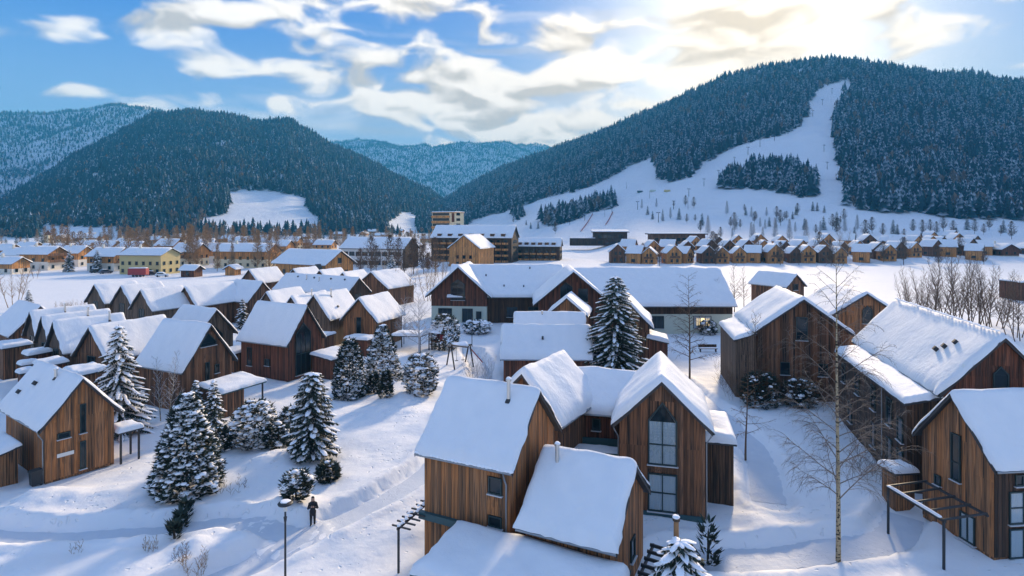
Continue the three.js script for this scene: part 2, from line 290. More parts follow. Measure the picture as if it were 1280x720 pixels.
{ // snow-covered valley floor
  const xs = [], ds = [];
  for (let x = -7000; x < -400; x += 600) xs.push(x); for (let x = -400; x < -75; x += 13) xs.push(x); for (let x = -75; x < 60; x += .42) xs.push(x); for (let x = 60; x < 400; x += 13) xs.push(x); for (let x = 400; x <= 7000; x += 600) xs.push(x);
  for (let d = -60; d < 15; d += 15) ds.push(d); for (let d = 15; d < 100; d += .38) ds.push(d); for (let d = 100; d < 220; d += 3) ds.push(d); for (let d = 220; d < 800; d += 25) ds.push(d); for (let d = 800; d <= 9000; d += 600) ds.push(d);
  const p = [], uv = [], idx = [], nx = xs.length;
  for (const d of ds) for (const x of xs) { p.push(x, groundH(x, d), -d); uv.push(x, d); }
  for (let j = 0; j < ds.length - 1; j++) for (let i = 0; i < nx - 1; i++) { const a = j * nx + i, b = a + 1, c = a + nx, e = c + 1; idx.push(a, b, e, a, e, c); }
  const g = new THREE.BufferGeometry(); g.setAttribute('position', new THREE.Float32BufferAttribute(p, 3)); g.setAttribute('uv', new THREE.Float32BufferAttribute(uv, 2)); g.setIndex(idx); g.computeVertexNormals();
  struct('ground', g, M.ground, 'snow covered valley floor with trodden tracks');
}
{ // packed, trodden snow in the tracks; shade is painted into its blue-grey
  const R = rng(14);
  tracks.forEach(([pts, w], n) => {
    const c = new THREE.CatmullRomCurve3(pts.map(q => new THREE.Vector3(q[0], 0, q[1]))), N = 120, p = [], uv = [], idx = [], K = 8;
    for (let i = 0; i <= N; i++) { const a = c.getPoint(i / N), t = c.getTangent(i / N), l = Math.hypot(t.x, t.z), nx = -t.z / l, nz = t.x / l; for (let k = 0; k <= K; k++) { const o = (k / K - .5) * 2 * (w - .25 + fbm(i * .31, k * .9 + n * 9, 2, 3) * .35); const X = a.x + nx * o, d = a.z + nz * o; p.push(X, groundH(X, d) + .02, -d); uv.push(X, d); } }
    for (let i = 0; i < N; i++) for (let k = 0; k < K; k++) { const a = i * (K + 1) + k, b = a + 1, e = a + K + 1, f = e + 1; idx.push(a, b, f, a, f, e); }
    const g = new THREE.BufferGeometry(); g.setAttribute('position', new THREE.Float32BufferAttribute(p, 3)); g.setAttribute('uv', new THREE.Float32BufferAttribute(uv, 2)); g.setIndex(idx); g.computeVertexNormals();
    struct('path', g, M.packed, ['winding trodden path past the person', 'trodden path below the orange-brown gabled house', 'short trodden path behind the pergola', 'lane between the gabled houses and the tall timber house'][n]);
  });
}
function hillMesh(name, f, p0, p1, np, d0, d1, nd, label) {
  const p = [], uv = [], idx = [];
  for (let j = 0; j <= nd; j++) for (let i = 0; i <= np; i++) { const d = d0 * Math.pow(d1 / d0, j / nd), X = (lerp(p0, p1, i / np) - 640) / FOC * d; p.push(X, f(X, d), -d); uv.push(X, d); }
  for (let j = 0; j < nd; j++) for (let i = 0; i < np; i++) { const a = j * (np + 1) + i, b = a + 1, c = a + np + 1, e = c + 1; idx.push(a, b, e, a, e, c); }
  const g = new THREE.BufferGeometry(); g.setAttribute('position', new THREE.Float32BufferAttribute(p, 3)); g.setAttribute('uv', new THREE.Float32BufferAttribute(uv, 2)); g.setIndex(idx); g.computeVertexNormals();
  return struct(name, g, M.hillSnow, label);
}
hillMesh('ski_hill', skiHill, 430, 2000, 260, 255, 3200, 130, 'snowy hill with a ski run and dark forest');
hillMesh('wooded_hill', woodHill, -600, 650, 220, 540, 3000, 110, 'forested rounded hill behind the village');
hillMesh('back_hill', backHill, -700, 620, 160, 1850, 5200, 70, 'higher hill behind the wooded hill');
hillMesh('distant_mountain', farHill, 160, 1000, 200, 3200, 8000, 70, 'pale blue mountain at the end of the valley');

// ---------------------------------------------------------------- forests on the hills
function coniferLow(seed, snowy) {
  const R = rng(seed), s = new SM(true), tiers = 6, green = () => { const k = .6 + R() * .8; return [.007 * k, .044 * k, .060 * k]; }, white = () => { const k = .35 + R() * .35; return [.72 * k, .8 * k, .9 * k]; };
  for (let t = 0; t < tiers; t++) {
    const y0 = .06 + t * .145, y1 = y0 + .30 - t * .018, r = (.23 - t * .034) * (.85 + R() * .3), n = 7, top = s.v((R() - .5) * .02, Math.min(1, y1), (R() - .5) * .02, R() < snowy ? white() : green()), ring = [];
    for (let k = 0; k < n; k++) { const a = (k + R() * .6) / n * 6.283, rr = r * (k % 2 ? .62 : 1.05) * (.8 + R() * .4); ring.push(s.v(Math.cos(a) * rr, y0 + (k % 2 ? .05 : -.015), Math.sin(a) * rr, R() < snowy * .75 ? white() : green())); }
    for (let k = 0; k < n; k++) s.i.push(ring[k], top, ring[(k + 1) % n]);
  }
  return s.geo();
}
function leaflessLow(seed, base) {
  const R = rng(seed), s = new SM(true);
  for (let k = 0; k < 46; k++) { const a = R() * 6.283, t = .25 + R() * .7, r = .26 * Math.sin(Math.min(1, t * 1.05) * Math.PI) * Math.sqrt(R()) + .01, x = Math.cos(a) * r, z = Math.sin(a) * r, m = .5 + R(), c = base.map(v => v * m); const l = .1 + R() * .1; const q = [s.v(x, t - l, z, c), s.v(x + (R() - .5) * .11, t, z + (R() - .5) * .11, c), s.v(x * 1.2 + (R() - .5) * .1, t + l * .8, z * 1.2 + (R() - .5) * .1, c)]; s.i.push(...q); }
  s.tube([[0, 0, 0], [0, .8, 0]], [.022, .006], 4, base.map(v => v * .6));
  return s.geo();
}
const forestMat = std({ vertexColors: true, roughness: .95, side: THREE.DoubleSide });
const treeKinds = [coniferLow(1, .15), coniferLow(2, .42), coniferLow(3, .03), leaflessLow(4, [.20, .145, .11]), leaflessLow(5, [.30, .17, .09])];
const run = [[1052, 100], [1066, 104], [1058, 119], [1045, 137], [1041, 165], [1048, 200], [1053, 235], [1056, 258], [1090, 266], [1140, 266], [1195, 274], [1300, 278], [1500, 282], [1500, 420], [540, 420], [560, 300], [590, 276], [640, 262], [662, 254], [690, 246], [730, 236], [770, 218], [785, 209], [815, 200], [822, 224], [840, 227], [860, 222], [870, 212], [895, 195], [920, 183], [970, 170], [997, 160], [1010, 149], [1010, 138], [1020, 115]];
const isles = [[[900, 224], [922, 214], [960, 204], [986, 202], [1003, 212], [1022, 222], [1024, 246], [1000, 247], [960, 237], [920, 237], [900, 237]], [[676, 276], [700, 264], [716, 258], [740, 250], [768, 248], [768, 259], [740, 267], [716, 275], [684, 286]], [[640, 268], [652, 262], [658, 270], [646, 276]], [[1050, 118], [1058, 112], [1061, 108], [1052, 116]]];
const meadows = [[[285, 240], [330, 238], [385, 248], [384, 264], [402, 272], [396, 290], [250, 290], [252, 274], [286, 266]], [[50, 283], [150, 284], [150, 300], [45, 300]], [[484, 278], [505, 264], [524, 270], [520, 292], [484, 292]], [[12, 206], [30, 202], [32, 214], [14, 218]], [[112, 219], [124, 217], [126, 226], [113, 226]]];
const forests = [];
function plant(name, label, f, o) {
  const R = rng(o.seed), lists = treeKinds.map(() => []), m = new THREE.Matrix4(), q = new THREE.Quaternion(), up = new THREE.Vector3(0, 1, 0);
  for (let d = o.d0; d < o.d1;) {
    const step = o.step * (1 + (d - o.d0) / (o.d1 - o.d0) * (o.grow || 0)), x0 = (o.p0 - 640) / FOC * d, x1 = (o.p1 - 640) / FOC * d;
    for (let X = x0; X < x1; X += step) {
      const Xj = X + (R() - .5) * step, dj = d + (R() - .5) * step, r1 = R(), r2 = R(), r3 = R(), r4 = R(), h = f(Xj, dj); if (h < o.low) continue;
      const px = 640 + FOC * Xj / dj + 9 * fbm(Xj / 22, dj / 22, 2, 5), py = HOR - FOC * (h - EYE) / dj + 4 * fbm(Xj / 30, dj / 30, 2, 8);
      const patch = fbm(Xj / 75, dj / 75, 3, 11); if (patch < -.36 && r1 < .7) continue;
      if (!o.keep(px, py, Xj, dj, r1)) continue;
      const kind = o.kind(px, py, r2, Xj, dj), hh = o.h * (.5 + .75 * r3) * (kind > 2 ? .8 : 1) * (1 + patch * .7);
      m.compose(new THREE.Vector3(Xj, h - .3, -dj), q.setFromAxisAngle(up, r4 * 6.28), new THREE.Vector3(hh * (1.05 + r1 * .5), hh, hh * (1.05 + r1 * .5)));
      lists[kind].push([m.clone(), .7 + r4 * .6]);
    }
    d += step;
  }
  lists.forEach((l, k) => {
    if (!l.length) return; const im = new THREE.InstancedMesh(treeKinds[k], forestMat, l.length); shade(im); im.name = numbered(name);
    const c = new THREE.Color(); l.forEach(([mm, t], i) => { im.setMatrixAt(i, mm); im.setColorAt(i, c.setRGB(t, t, t)); });
    tag(im, label + (k > 2 ? [', its bare brown trees', ', its copper larches'][k - 3] : [', its dark spruces', ', its frosted spruces', ', its greenest spruces'][k]), 'forest', undefined, 'stuff'); scene.add(im); forests.push(im);
  });
}
plant('hill_forest', 'dense snowy forest flanking the ski run', skiHill, { seed: 31, d0: 440, d1: 2380, step: 7.4, grow: .25, p0: 480, p1: 1420, low: 6, h: 19,
  keep: (px, py, X, d, r) => { if (isles.some(p => inside(p, px, py))) return true; if (inside(run, px, py)) return false; return d < interp([[500, 2300], [640, 2000], [800, 1750], [1000, 1500], [1280, 1300], [2000, 1200]], px) * 1.03; },
  kind: (px, py, r, X, d) => { const b = fbm(X / 90, d / 90, 3, 7); return r < .07 + Math.max(0, b) * .35 ? 3 : r < .5 ? 1 : r < .8 ? 0 : 2; } });
plant('hill_forest', 'dark forest covering the rounded hill behind the village', woodHill, { seed: 32, d0: 570, d1: 1980, step: 7.1, grow: .2, p0: -140, p1: 640, low: 4, h: 18,
  keep: (px, py, X, d, r) => !meadows.some(p => inside(p, px, py)) && d < interp([[0, 1500], [230, 1800], [420, 1900], [640, 2100]], px) * 1.04,
  kind: (px, py, r, X, d) => { const b = fbm(X / 130, d / 130, 3, 3), lo = sstep(1000, 700, d), edge = sstep(175, 142, py) * .9; return r < .04 + Math.max(0, b) * .25 + lo * .1 + edge * .2 ? (r < .04 + lo * .07 ? 4 : 3) : r < .14 ? 1 : r < .4 ? 0 : 2; } });
plant('hill_forest', 'patchy frosted forest on the higher hill at the back', backHill, { seed: 33, d0: 2100, d1: 3200, step: 12.5, p0: -140, p1: 460, low: 60, h: 18,
  keep: (px, py, X, d) => fbm(X / 240, d / 240, 4, 6) > -.3 && py < 262, kind: (px, py, r) => r < .2 ? 3 : r < .3 ? 4 : r < .45 ? 1 : r < .7 ? 0 : 2 });
plant('hill_forest', 'hazy blue forest on the distant mountain', farHill, { seed: 34, d0: 3500, d1: 5300, step: 14.5, p0: 330, p1: 790, low: 60, h: 20,
  keep: (px, py, X, d) => fbm(X / 420, d / 420, 4, 2) > -.26, kind: (px, py, r) => r < .08 ? 3 : r < .2 ? 1 : r < .5 ? 0 : 2 });
console.log('forest', forests.map(f => f.count).join(' '));

// ---------------------------------------------------------------- buildings
// snow lying on a pitched roof (ridge along x): thick, with rounded uneven edges
function snowOnGable(L, half, ye, yr, T, seed, both = true, nx = 26, nz = 30) {
  const tan = (yr - ye) / half, p = [], idx = [], uv = [], ease = t => .5 - .5 * Math.cos(Math.PI * t), r = Math.min(.34, T * 1.1);
  const z0 = both ? -1 : 0;
  for (let i = 0; i <= nx; i++) for (let j = 0; j <= nz; j++) {
    const a = ease(i / nx) * 2 - 1, b = both ? ease(j / nz) * 2 - 1 : ease(j / nz), x0 = a * L / 2, zz = b * half;
    const wob = fbm(seed + x0 * .8, zz * 1.3, 3, seed) * .26, wz = fbm(seed + x0 * 1.3, seed, 4, 2) * .34;
    const x = x0 + Math.sign(a) * Math.pow(Math.abs(a), 8) * (.05 + wob), z = zz + Math.sign(b) * Math.pow(Math.abs(b), 8) * (.08 + wz);
    const e = Math.min(L / 2 - Math.abs(x0), half - Math.abs(zz), both ? 9 : zz + .001);
    const q = e >= r ? 1 : Math.sqrt(Math.max(0, 1 - (1 - e / r) ** 2));
    const ridge = yr - Math.abs(zz) * tan, soft = (Math.sqrt(zz * zz + .09) - Math.abs(zz)) * tan * .8;
    const y = ridge + q * (T * (1 + fbm(seed + x0 * .35, zz * .35, 4, 4) * .8) - soft * .5) - (1 - q) * .03;
    p.push(x, y, z); uv.push(x, z);
  }
  for (let i = 0; i < nx; i++) for (let j = 0; j < nz; j++) { const k = i * (nz + 1) + j, l = k + nz + 1; idx.push(k, k + 1, l + 1, k, l + 1, l); }
  const g = new THREE.BufferGeometry(); g.setAttribute('position', new THREE.Float32BufferAttribute(p, 3)); g.setAttribute('uv', new THREE.Float32BufferAttribute(uv, 2)); g.setIndex(idx); g.computeVertexNormals(); return g;
}
// snow on a flat or leaning slab: height y0 at z=-w/2 to y1 at z=+w/2
function snowOnSlab(L, w, y0, y1, T, seed, nx = 16, nz = 16) {
  const p = [], idx = [], uv = [], ease = t => .5 - .5 * Math.cos(Math.PI * t), r = Math.min(.3, T * 1.2, w * .3);
  for (let i = 0; i <= nx; i++) for (let j = 0; j <= nz; j++) {
    const a = ease(i / nx) * 2 - 1, b = ease(j / nz) * 2 - 1, x = a * L / 2, z = b * w / 2, e = Math.min(L / 2 - Math.abs(x), w / 2 - Math.abs(z)), q = e >= r ? 1 : Math.sqrt(Math.max(0, 1 - (1 - e / r) ** 2));
    const k = 1 + .04 * N2(x * 2 + seed, z * 2, seed);
    p.push(x * k, lerp(y0, y1, j / nz * 0 + (b + 1) / 2) + q * T * (1 + fbm(x * .7 + seed, z * .7, 3, seed) * .6) - (1 - q) * .02, z * k); uv.push(x, z);
  }
  for (let i = 0; i < nx; i++) for (let j = 0; j < nz; j++) { const k = i * (nz + 1) + j, l = k + nz + 1; idx.push(k, k + 1, l + 1, k, l + 1, l); }
  const g = new THREE.BufferGeometry(); g.setAttribute('position', new THREE.Float32BufferAttribute(p, 3)); g.setAttribute('uv', new THREE.Float32BufferAttribute(uv, 2)); g.setIndex(idx); g.computeVertexNormals(); return g;
}
const unitBox = new THREE.BoxGeometry(1, 1, 1);
const boxPart = (name, m, parent, x, y, z, sx, sy, sz) => { const o = part(name, unitBox, m, parent); o.position.set(x, y, z); o.scale.set(sx, sy, sz); return o; };

// faces of a house body: u runs to the right as seen from outside
function facePlace(body, face, u, y, out) {
  const { l, w } = body;
  switch (face) {
    case '+z': return [[u, y, w / 2 + out], 0];
    case '-z': return [[-u, y, -w / 2 - out], Math.PI];
    case '+x': return [[l / 2 + out, y, -u], Math.PI / 2];
    default: return [[-l / 2 - out, y, u], -Math.PI / 2];
  }
}
const winCache = new Map();
// a window: frame, glazing bars, panes (sub-parts), sill. peak > 0 gives a pointed head
function addWindow(parent, body, face, u, y0, w, h, o = {}) {
  const g = new THREE.Group(); g.name = o.name || 'window'; parent.add(g); const [p, r] = facePlace(body, face, u, y0, o.out ?? .03); g.position.set(...p); g.rotation.y = r;
  const cols = o.cols || 1, rows = o.rows || [1], peak = o.peak || 0, f = o.f || .07, dep = .09, key = [w, h, cols, rows.join('|'), peak, f, o.curtain].join();
  let G = winCache.get(key);
  if (!G) {
    const outline = (q) => { const s = [[-w / 2 + q, q], [w / 2 - q, q], [w / 2 - q, h - q * (peak ? .4 : 1)]]; if (peak) s.push([0, h + peak - q * 1.2]); s.push([-w / 2 + q, h - q * (peak ? .4 : 1)]); return s; };
    const sh = new THREE.Shape(outline(0).map(a => new THREE.Vector2(...a))); sh.holes.push(new THREE.Path(outline(f).reverse().map(a => new THREE.Vector2(...a))));
    const fr = [new THREE.ExtrudeGeometry(sh, { depth: dep, bevelEnabled: false })];
    const bars = new MB(), tot = rows.reduce((a, b) => a + b, 0); const xs = [], ys = [];
    for (let k = 0; k <= cols; k++) xs.push(lerp(-w / 2 + f, w / 2 - f, k / cols)); let acc = 0; ys.push(f); for (const q of rows) { acc += q; ys.push(lerp(f, h - f, acc / tot)); }
    for (let k = 1; k < cols; k++) bars.box(xs[k], h / 2, dep * .48, f * .7, h - 2 * f - .004, dep * .8); for (let k = 1; k < ys.length - 1; k++) bars.box(0, ys[k], dep * .46, w - 2 * f - .004, f * .8, dep * .84);
    if (bars.p.length) fr.push(bars.geo());
    const panes = [];
    for (let i = 0; i < cols; i++) for (let j = 0; j < ys.length - 1; j++) panes.push([new MB().box((xs[i] + xs[i + 1]) / 2, (ys[j] + ys[j + 1]) / 2, dep * .35, xs[i + 1] - xs[i] - .01, ys[j + 1] - ys[j] - .01, .012).geo()]);
    let tip = null; if (peak) { const q = outline(f + .005), s2 = new THREE.Shape([new THREE.Vector2(q[4][0], ys[ys.length - 1] + .012), new THREE.Vector2(q[1][0], ys[ys.length - 1] + .012), new THREE.Vector2(...q[3])]); tip = new THREE.ExtrudeGeometry(s2, { depth: .012, bevelEnabled: false }).translate(0, 0, dep * .3); }
    let cur = null; if (o.curtain) { const m = new MB(), n = 26; const zz = k => .016 + .01 * Math.sin(k * 2.1) ; for (let k = 0; k < n; k++) { if (o.curtain === 2 && k > n * .4 && k < n * .6) continue; const a = lerp(-w / 2 + f, w / 2 - f, k / n), b = lerp(-w / 2 + f, w / 2 - f, (k + 1) / n); m.quad([a, f, zz(k)], [b, f, zz(k + 1)], [b, h - f, zz(k + 1)], [a, h - f, zz(k)]); } cur = m.geo(); }
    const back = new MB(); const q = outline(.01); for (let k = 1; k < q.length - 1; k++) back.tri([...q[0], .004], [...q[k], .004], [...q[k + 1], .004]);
    G = { fr: mergeGeometries(fr.map(x => { for (const k of Object.keys(x.attributes)) if (!['position', 'normal', 'uv'].includes(k)) x.deleteAttribute(k); return x; })), panes, tip, cur, back: back.geo() }; winCache.set(key, G);
  }
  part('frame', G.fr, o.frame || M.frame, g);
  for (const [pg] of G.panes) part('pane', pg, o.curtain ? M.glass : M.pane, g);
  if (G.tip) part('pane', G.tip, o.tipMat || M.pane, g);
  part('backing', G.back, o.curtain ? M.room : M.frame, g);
  if (G.cur) part('curtain', G.cur, o.curtMat || M.curtain, g);
  if (o.sill !== false) { const s = part('sill', unitBox, o.sillMat || M.sill, g); s.position.set(0, -.03, .07); s.scale.set(w + .12, .05, .2); }
  return g;
}
// upright boards nailed over one face of the wall; openings are left out
function addBoards(wall, body, face, mats, o = {}) {
  const R = rng(o.seed || 1), bw = o.bw || .21, W = face[1] === 'x' ? body.w : body.l, n = Math.round(W / bw), step = W / n, top = u => face[1] === 'x' ? body.yr - Math.abs(u) * body.tan - body.under : body.ye + (body.half - body.w / 2) * body.tan - body.under;
  const holes = o.holes || [];
  for (let k = 0; k < n; k++) {
    const u0 = -W / 2 + k * step + .006, u1 = u0 + step - .014, uc = (u0 + u1) / 2, t = .022 + R() * .022, m = mats[Math.floor(R() * mats.length)];
    const spans = [[o.y0 ?? .15, null]];
    for (const h of holes) if (uc > h[0] - h[2] / 2 - .02 && uc < h[0] + h[2] / 2 + .02) { const last = spans.pop(); spans.push([last[0], h[1] - .02], [h[1] + h[3] + .02, last[1]]); }
    for (const [a, b] of spans) {
      const A = b ?? top(u0), B = b ?? top(u1); if (Math.max(A, B) - a < .05) continue;
      if (b !== null || face[1] === 'z') { const [p, r] = facePlace(body, face, uc, (a + Math.min(A, B)) / 2, t / 2 + .002); const q = part('board', unitBox, m, wall); q.position.set(...p); q.rotation.y = r; q.scale.set(u1 - u0, Math.min(A, B) - a, t); }
      else {
        const mb = new MB(), h = (u1 - u0) / 2, z = t / 2, P = [[-h, 0], [h, 0], [h, B - a], [-h, A - a]];
        mb.quad([...P[0], z], [...P[1], z], [...P[2], z], [...P[3], z]); for (let i = 0; i < 4; i++) { const c = P[i], d = P[(i + 1) % 4]; mb.quad([...c, -z], [...d, -z], [...d, z], [...c, z]); }
        const g = mb.geo(), uv = g.attributes.uv; for (let i = 0; i < uv.count; i++) uv.setXY(i, uv.getX(i) / .2 + R() * .0, uv.getY(i) / 4);
        const [p, r] = facePlace(body, face, uc, a, t / 2 + .002); const q = part('board', g, m, wall); q.position.set(...p); q.rotation.y = r;
      }
    }
  }
}
let houseSeed = 1;
/* gabled house. s.c: roof edge at the middle of the gable in view [X, d]; s.g: the way that gable faces [X, d]; L ridge length, half roof half-width, ye eaves, yr ridge.
   lower: plaster up to this height; wood: wall material */
function house(s) {
  const seed = houseSeed++, t = thing(s.name || 'chalet', s.label, s.category || 'house', s.group), gl = Math.hypot(...s.g), gx = s.g[0] / gl, gd = s.g[1] / gl;
  const go = s.go ?? .32, eo = s.eo ?? .4, under = .2, tan = (s.yr - s.ye) / s.half, body = { l: s.L - 2 * go, w: 2 * (s.half - eo), ye: s.ye, yr: s.yr, tan, half: s.half, under };
  const cx = s.c[0] - gx * s.L / 2, cd = s.c[1] - gd * s.L / 2;
  t.position.copy(at(cx, cd, s.y ?? Math.max(0, d0(cx, cd)))); t.rotation.y = Math.atan2(gd, gx);
  const wt = s.ye + eo * tan - under + .03, w2 = body.w / 2, lw = s.lower || 0, b0 = -.6;
  const wall = part('wall', new MB().prismX([[-w2, Math.max(b0, lw)], [w2, Math.max(b0, lw)], [w2, wt], [0, s.yr - under + .03], [-w2, wt]].map(q => q), -body.l / 2, body.l / 2).geo(), s.wood || M.wBrown, t);
  if (lw) part('ground_floor', new MB().box(0, (b0 + lw) / 2, 0, body.l - .04, lw - b0, body.w - .04).geo(), s.lowMat || M.plaster, t);
  const h = s.half, ov = .16;
  const roof = part('roof', new MB().prismX([[h, s.ye], [0, s.yr], [-h, s.ye], [-h, s.ye - ov], [0, s.yr - ov], [h, s.ye - ov]], -s.L / 2, s.L / 2).geo(), M.roof, t);
  const T = s.T ?? .32;
  part('snow', snowOnGable(s.L + .06, h + .03, s.ye + .01, s.yr + .01, T, seed * 3.7, true, s.far ? 8 : 26, s.far ? 10 : 32), s.snowMat || M.snow, roof);
  if (!s.far) for (const e of [-1, 1]) for (const q of [-1, 1]) { // verge boards along the gable slopes
    const x = e * (s.L / 2 + .025), mb = new MB().prismX(q > 0 ? [[h + .02, s.ye - .24], [h + .02, s.ye + .02], [0, s.yr + .02], [0, s.yr - .24]] : [[0, s.yr - .24], [0, s.yr + .02], [-h - .02, s.ye + .02], [-h - .02, s.ye - .24]], x - .02, x + .02);
    part('verge_board', mb.geo(), s.vergeMat || M.verge, roof);
  }
  if (!s.far && s.gutter !== false) for (const q of [-1, 1]) { const gm = new SM(); gm.tube([[-s.L / 2, s.ye - .1, q * (h + .06)], [s.L / 2, s.ye - .1, q * (h + .06)]], [.07, .07], 8); part('gutter', gm.geo(), M.zinc, roof); }
  for (const dp of s.pipes || []) { // downpipe at a body corner: [x sign, z sign]
    const x = dp[0] * (body.l / 2 - .15), z = dp[1] * (w2 + .09), gm = new SM(); gm.tube([[x, s.ye - .12, dp[1] * (h + .05)], [x, s.ye - .45, dp[1] * (h - .05)], [x, s.ye - .85, z], [x, .1, z]], [.05, .05, .05, .05], 8); part('downpipe', gm.geo(), M.zinc, t);
  }
  for (const [x, z, hh] of s.flues || []) flue(roof, x, s.yr - Math.abs(z) * tan, z, hh || 1.1, T);
  for (const [x, z] of s.vents || []) { const y = s.yr - Math.abs(z) * tan + T; const v = part('roof_vent', new MB().box(0, 0, 0, .22, .5, .3).geo(), M.dark, roof); v.position.set(x, y, z); v.rotation.x = Math.sign(z) * Math.atan(tan); }
  const holes = {};
  for (const q of s.win || []) { const [f, u, y, w, hh, o] = q; addWindow(t, body, f, u, y, w, hh, o); (holes[f] = holes[f] || []).push([u, y, w, hh + (o?.peak || 0)]); }
  for (const [f, kind, y0] of s.boards || []) addBoards(wall, body, f, BM[kind], { seed: seed * 17 + f.charCodeAt(0), holes: (holes[f] || []).sort((a, b) => a[1] - b[1]), y0 });
  t.userData.body = undefined; delete t.userData.body;
  return { t, body, roof, wall, s };
}
const d0 = (X, d) => d > 180 ? terrainH(X, d) : 0;
function flue(roof, x, y, z, h, T) {
  const g = new THREE.Group(); g.name = 'chimney_flue'; g.position.set(x, y, z); roof.add(g);
  const add = (n, geo, m, py) => { const o = part(n, geo, m, g); o.position.y = py; };
  add('flashing', new THREE.ConeGeometry(.24, .34, 14), M.dark, T * .8);
  add('pipe', new THREE.CylinderGeometry(.1, .1, h, 16), M.steel, h / 2 + T * .4);
  add('collar', new THREE.CylinderGeometry(.15, .15, .1, 16), M.steel, h + T * .4);
  const r = rng(7), s = new SM(); s.lump(0, 0, 0, .15, .1, .15, 0, r); add('snow_cap', s.geo(), M.clump, h + T * .4 + .07);
}
/* lean-to or flat-roofed block: centre [X,d], facing g, l along x, w along z, roof y0 (at -z) to y1 (at +z) */
function annex(s) {
  const t = thing(s.name || 'annex', s.label, s.category || 'annex', s.group), gl = Math.hypot(...s.g); t.position.copy(at(s.c[0], s.c[1], s.y ?? 0)); t.rotation.y = Math.atan2(s.g[1] / gl, s.g[0] / gl);
  return blockOn(t, s);
}
function blockOn(t, s, prefix) {
  const o = s.over ?? .18, { l, w, y0, y1 } = s, x0 = s.x || 0, z0 = s.z || 0;
  const T = s.T ?? .3;
  if (s.walls !== 'open') { part('wall', new MB().prismX([[-w / 2, -.5], [w / 2, -.5], [w / 2, y1 - .13], [-w / 2, y0 - .13]], -l / 2, l / 2).geo().translate(x0, 0, z0), s.wood || M.wBrown, t); }
  else {
    if (s.half) part('wall', new MB().prismX([[-w / 2, -.5], [w / 2, -.5], [w / 2, y1 - .13], [-w / 2, y0 - .13]], -l / 2, -l / 2 + l * s.half).geo().translate(x0, 0, z0), s.wood || M.wBrown, t);
    for (const sx of s.half ? [1] : [-1, 1]) for (const sz of [-1, 1]) { const yy = (sz < 0 ? y0 : y1) - .12, q = boxPart('post', M.dark, t, x0 + sx * (l / 2 - .08), (yy - .5) / 2, z0 + sz * (w / 2 - .08), .12, yy + .5, .12); }
  }
  const a = w / 2 + o, k = (y1 - y0) / w;
  const roof = part('roof', new MB().prismX([[a, y1 + k * o], [-a, y0 - k * o], [-a, y0 - k * o - .14], [a, y1 + k * o - .14]], -l / 2 - o, l / 2 + o).geo().translate(x0, 0, z0), s.fascia || M.roof, t);
  const sn = part('snow', snowOnSlab(l + 2 * o + .04, w + 2 * o + .04, y0 - k * o + .008, y1 + k * o + .008, T, (s.seed || l * 3 + w)), M.snow, roof); sn.position.set(x0, 0, z0);
  const body = { l, w, ye: y0, yr: y0, tan: 0, half: w / 2, under: .15 };
  for (const q of s.win || []) { const [f, u, y, ww, hh, oo] = q; addWindow(t, body, f, u, y, ww, hh, oo); }
  return { t, roof, body };
}
const GI = [.9, -.44], GII = [-.3, -.95];      // the two ways most gables of the holiday village face
const small = (f, u, y) => [f, u, y, .75, .6];

// --- house A: three-part timber house below the camera
const A1 = house({ name: 'timber_house', label: 'tall timber house with steel flue on its snowy roof beside the winding path', c: [1.45, 31.0], g: GI, L: 5.7, half: 3.3, ye: 6.0, yr: 9.15, T: .3, wood: M.wWarm,
  boards: [['+z', 'warm', .2], ['+x', 'warm', .2]], flues: [[1.4, .75, 1.15]], pipes: [[1, 1]],
  win: [['+z', 1.75, 4.55, .75, .85], ['+z', 1.75, 2.9, .75, .55]] });
{ const { roof } = A1; const r = rng(4), s = new SM(); for (let k = 0; k < 26; k++) s.lump(lerp(-2.7, 2.8, k / 25), 5.98 + r() * .03, 3.36, .16, .05 + r() * .06, .1, 0, r); part('gutter_snow', s.geo(), M.clump, roof).userData.kind = 'stuff'; }
const A2 = house({ name: 'timber_house', label: 'low timber wing with steel flue and broad snowy roof joined to the tall timber house', c: [6.05, 28.35], g: GI, L: 4.9, half: 3.3, ye: 3.6, yr: 6.25, T: .34, wood: M.wWarm, boards: [['+x', 'warm', .2]], flues: [[-1.35, .75, 1.05]], win: [['+x', .6, 1.2, .8, 1.1]] });
const A3 = annex({ name: 'front_annex', label: 'flat snowed-over annex roof below the tall timber house', category: 'annex', c: [.35, 25.6], g: GI, l: 8.6, w: 3.7, y0: 2.75, y1: 2.45, T: .38, wood: M.wRed, fascia: M.teal });
{ // lead apron where the annex roof meets the wall of the tall house
  boxPart('flashing', M.teal, A1.t, 0, 2.62, 2.9 + .16, 5.5, .36, .22);
}
{ // trellis canopy at the annex corner
  const t = thing('trellis_canopy', 'snow-dusted open trellis on a steel post at the annex corner', 'canopy'); t.position.copy(at(-4.6, 29.6)); t.rotation.y = Math.atan2(-.44, .9);
  boxPart('post', M.dark, t, -1.1, 1.15, .55, .09, 2.5, .09);
  part('beam', new MB().bar([-1.1, 2.35, .65], [-1.1, 2.55, -2.3], .1, .12).geo(), M.dark, t);
  for (let k = 0; k < 7; k++) part('slat', new MB().bar([-1.5, 2.44 + k * .03, .55 - k * .42], [-.35, 2.46 + k * .03, .55 - k * .42], .07, .07).geo(), M.dark, t);
  const r = rng(5), s = new SM(); for (let k = 0; k < 18; k++) s.lump(-1.1 + (r() - .5) * .35, 2.52 + k * .012, .6 - k * .165, .12, .06, .1, r() * 6, r); part('snow', s.geo(), M.clump, t).userData.kind = 'stuff';
}
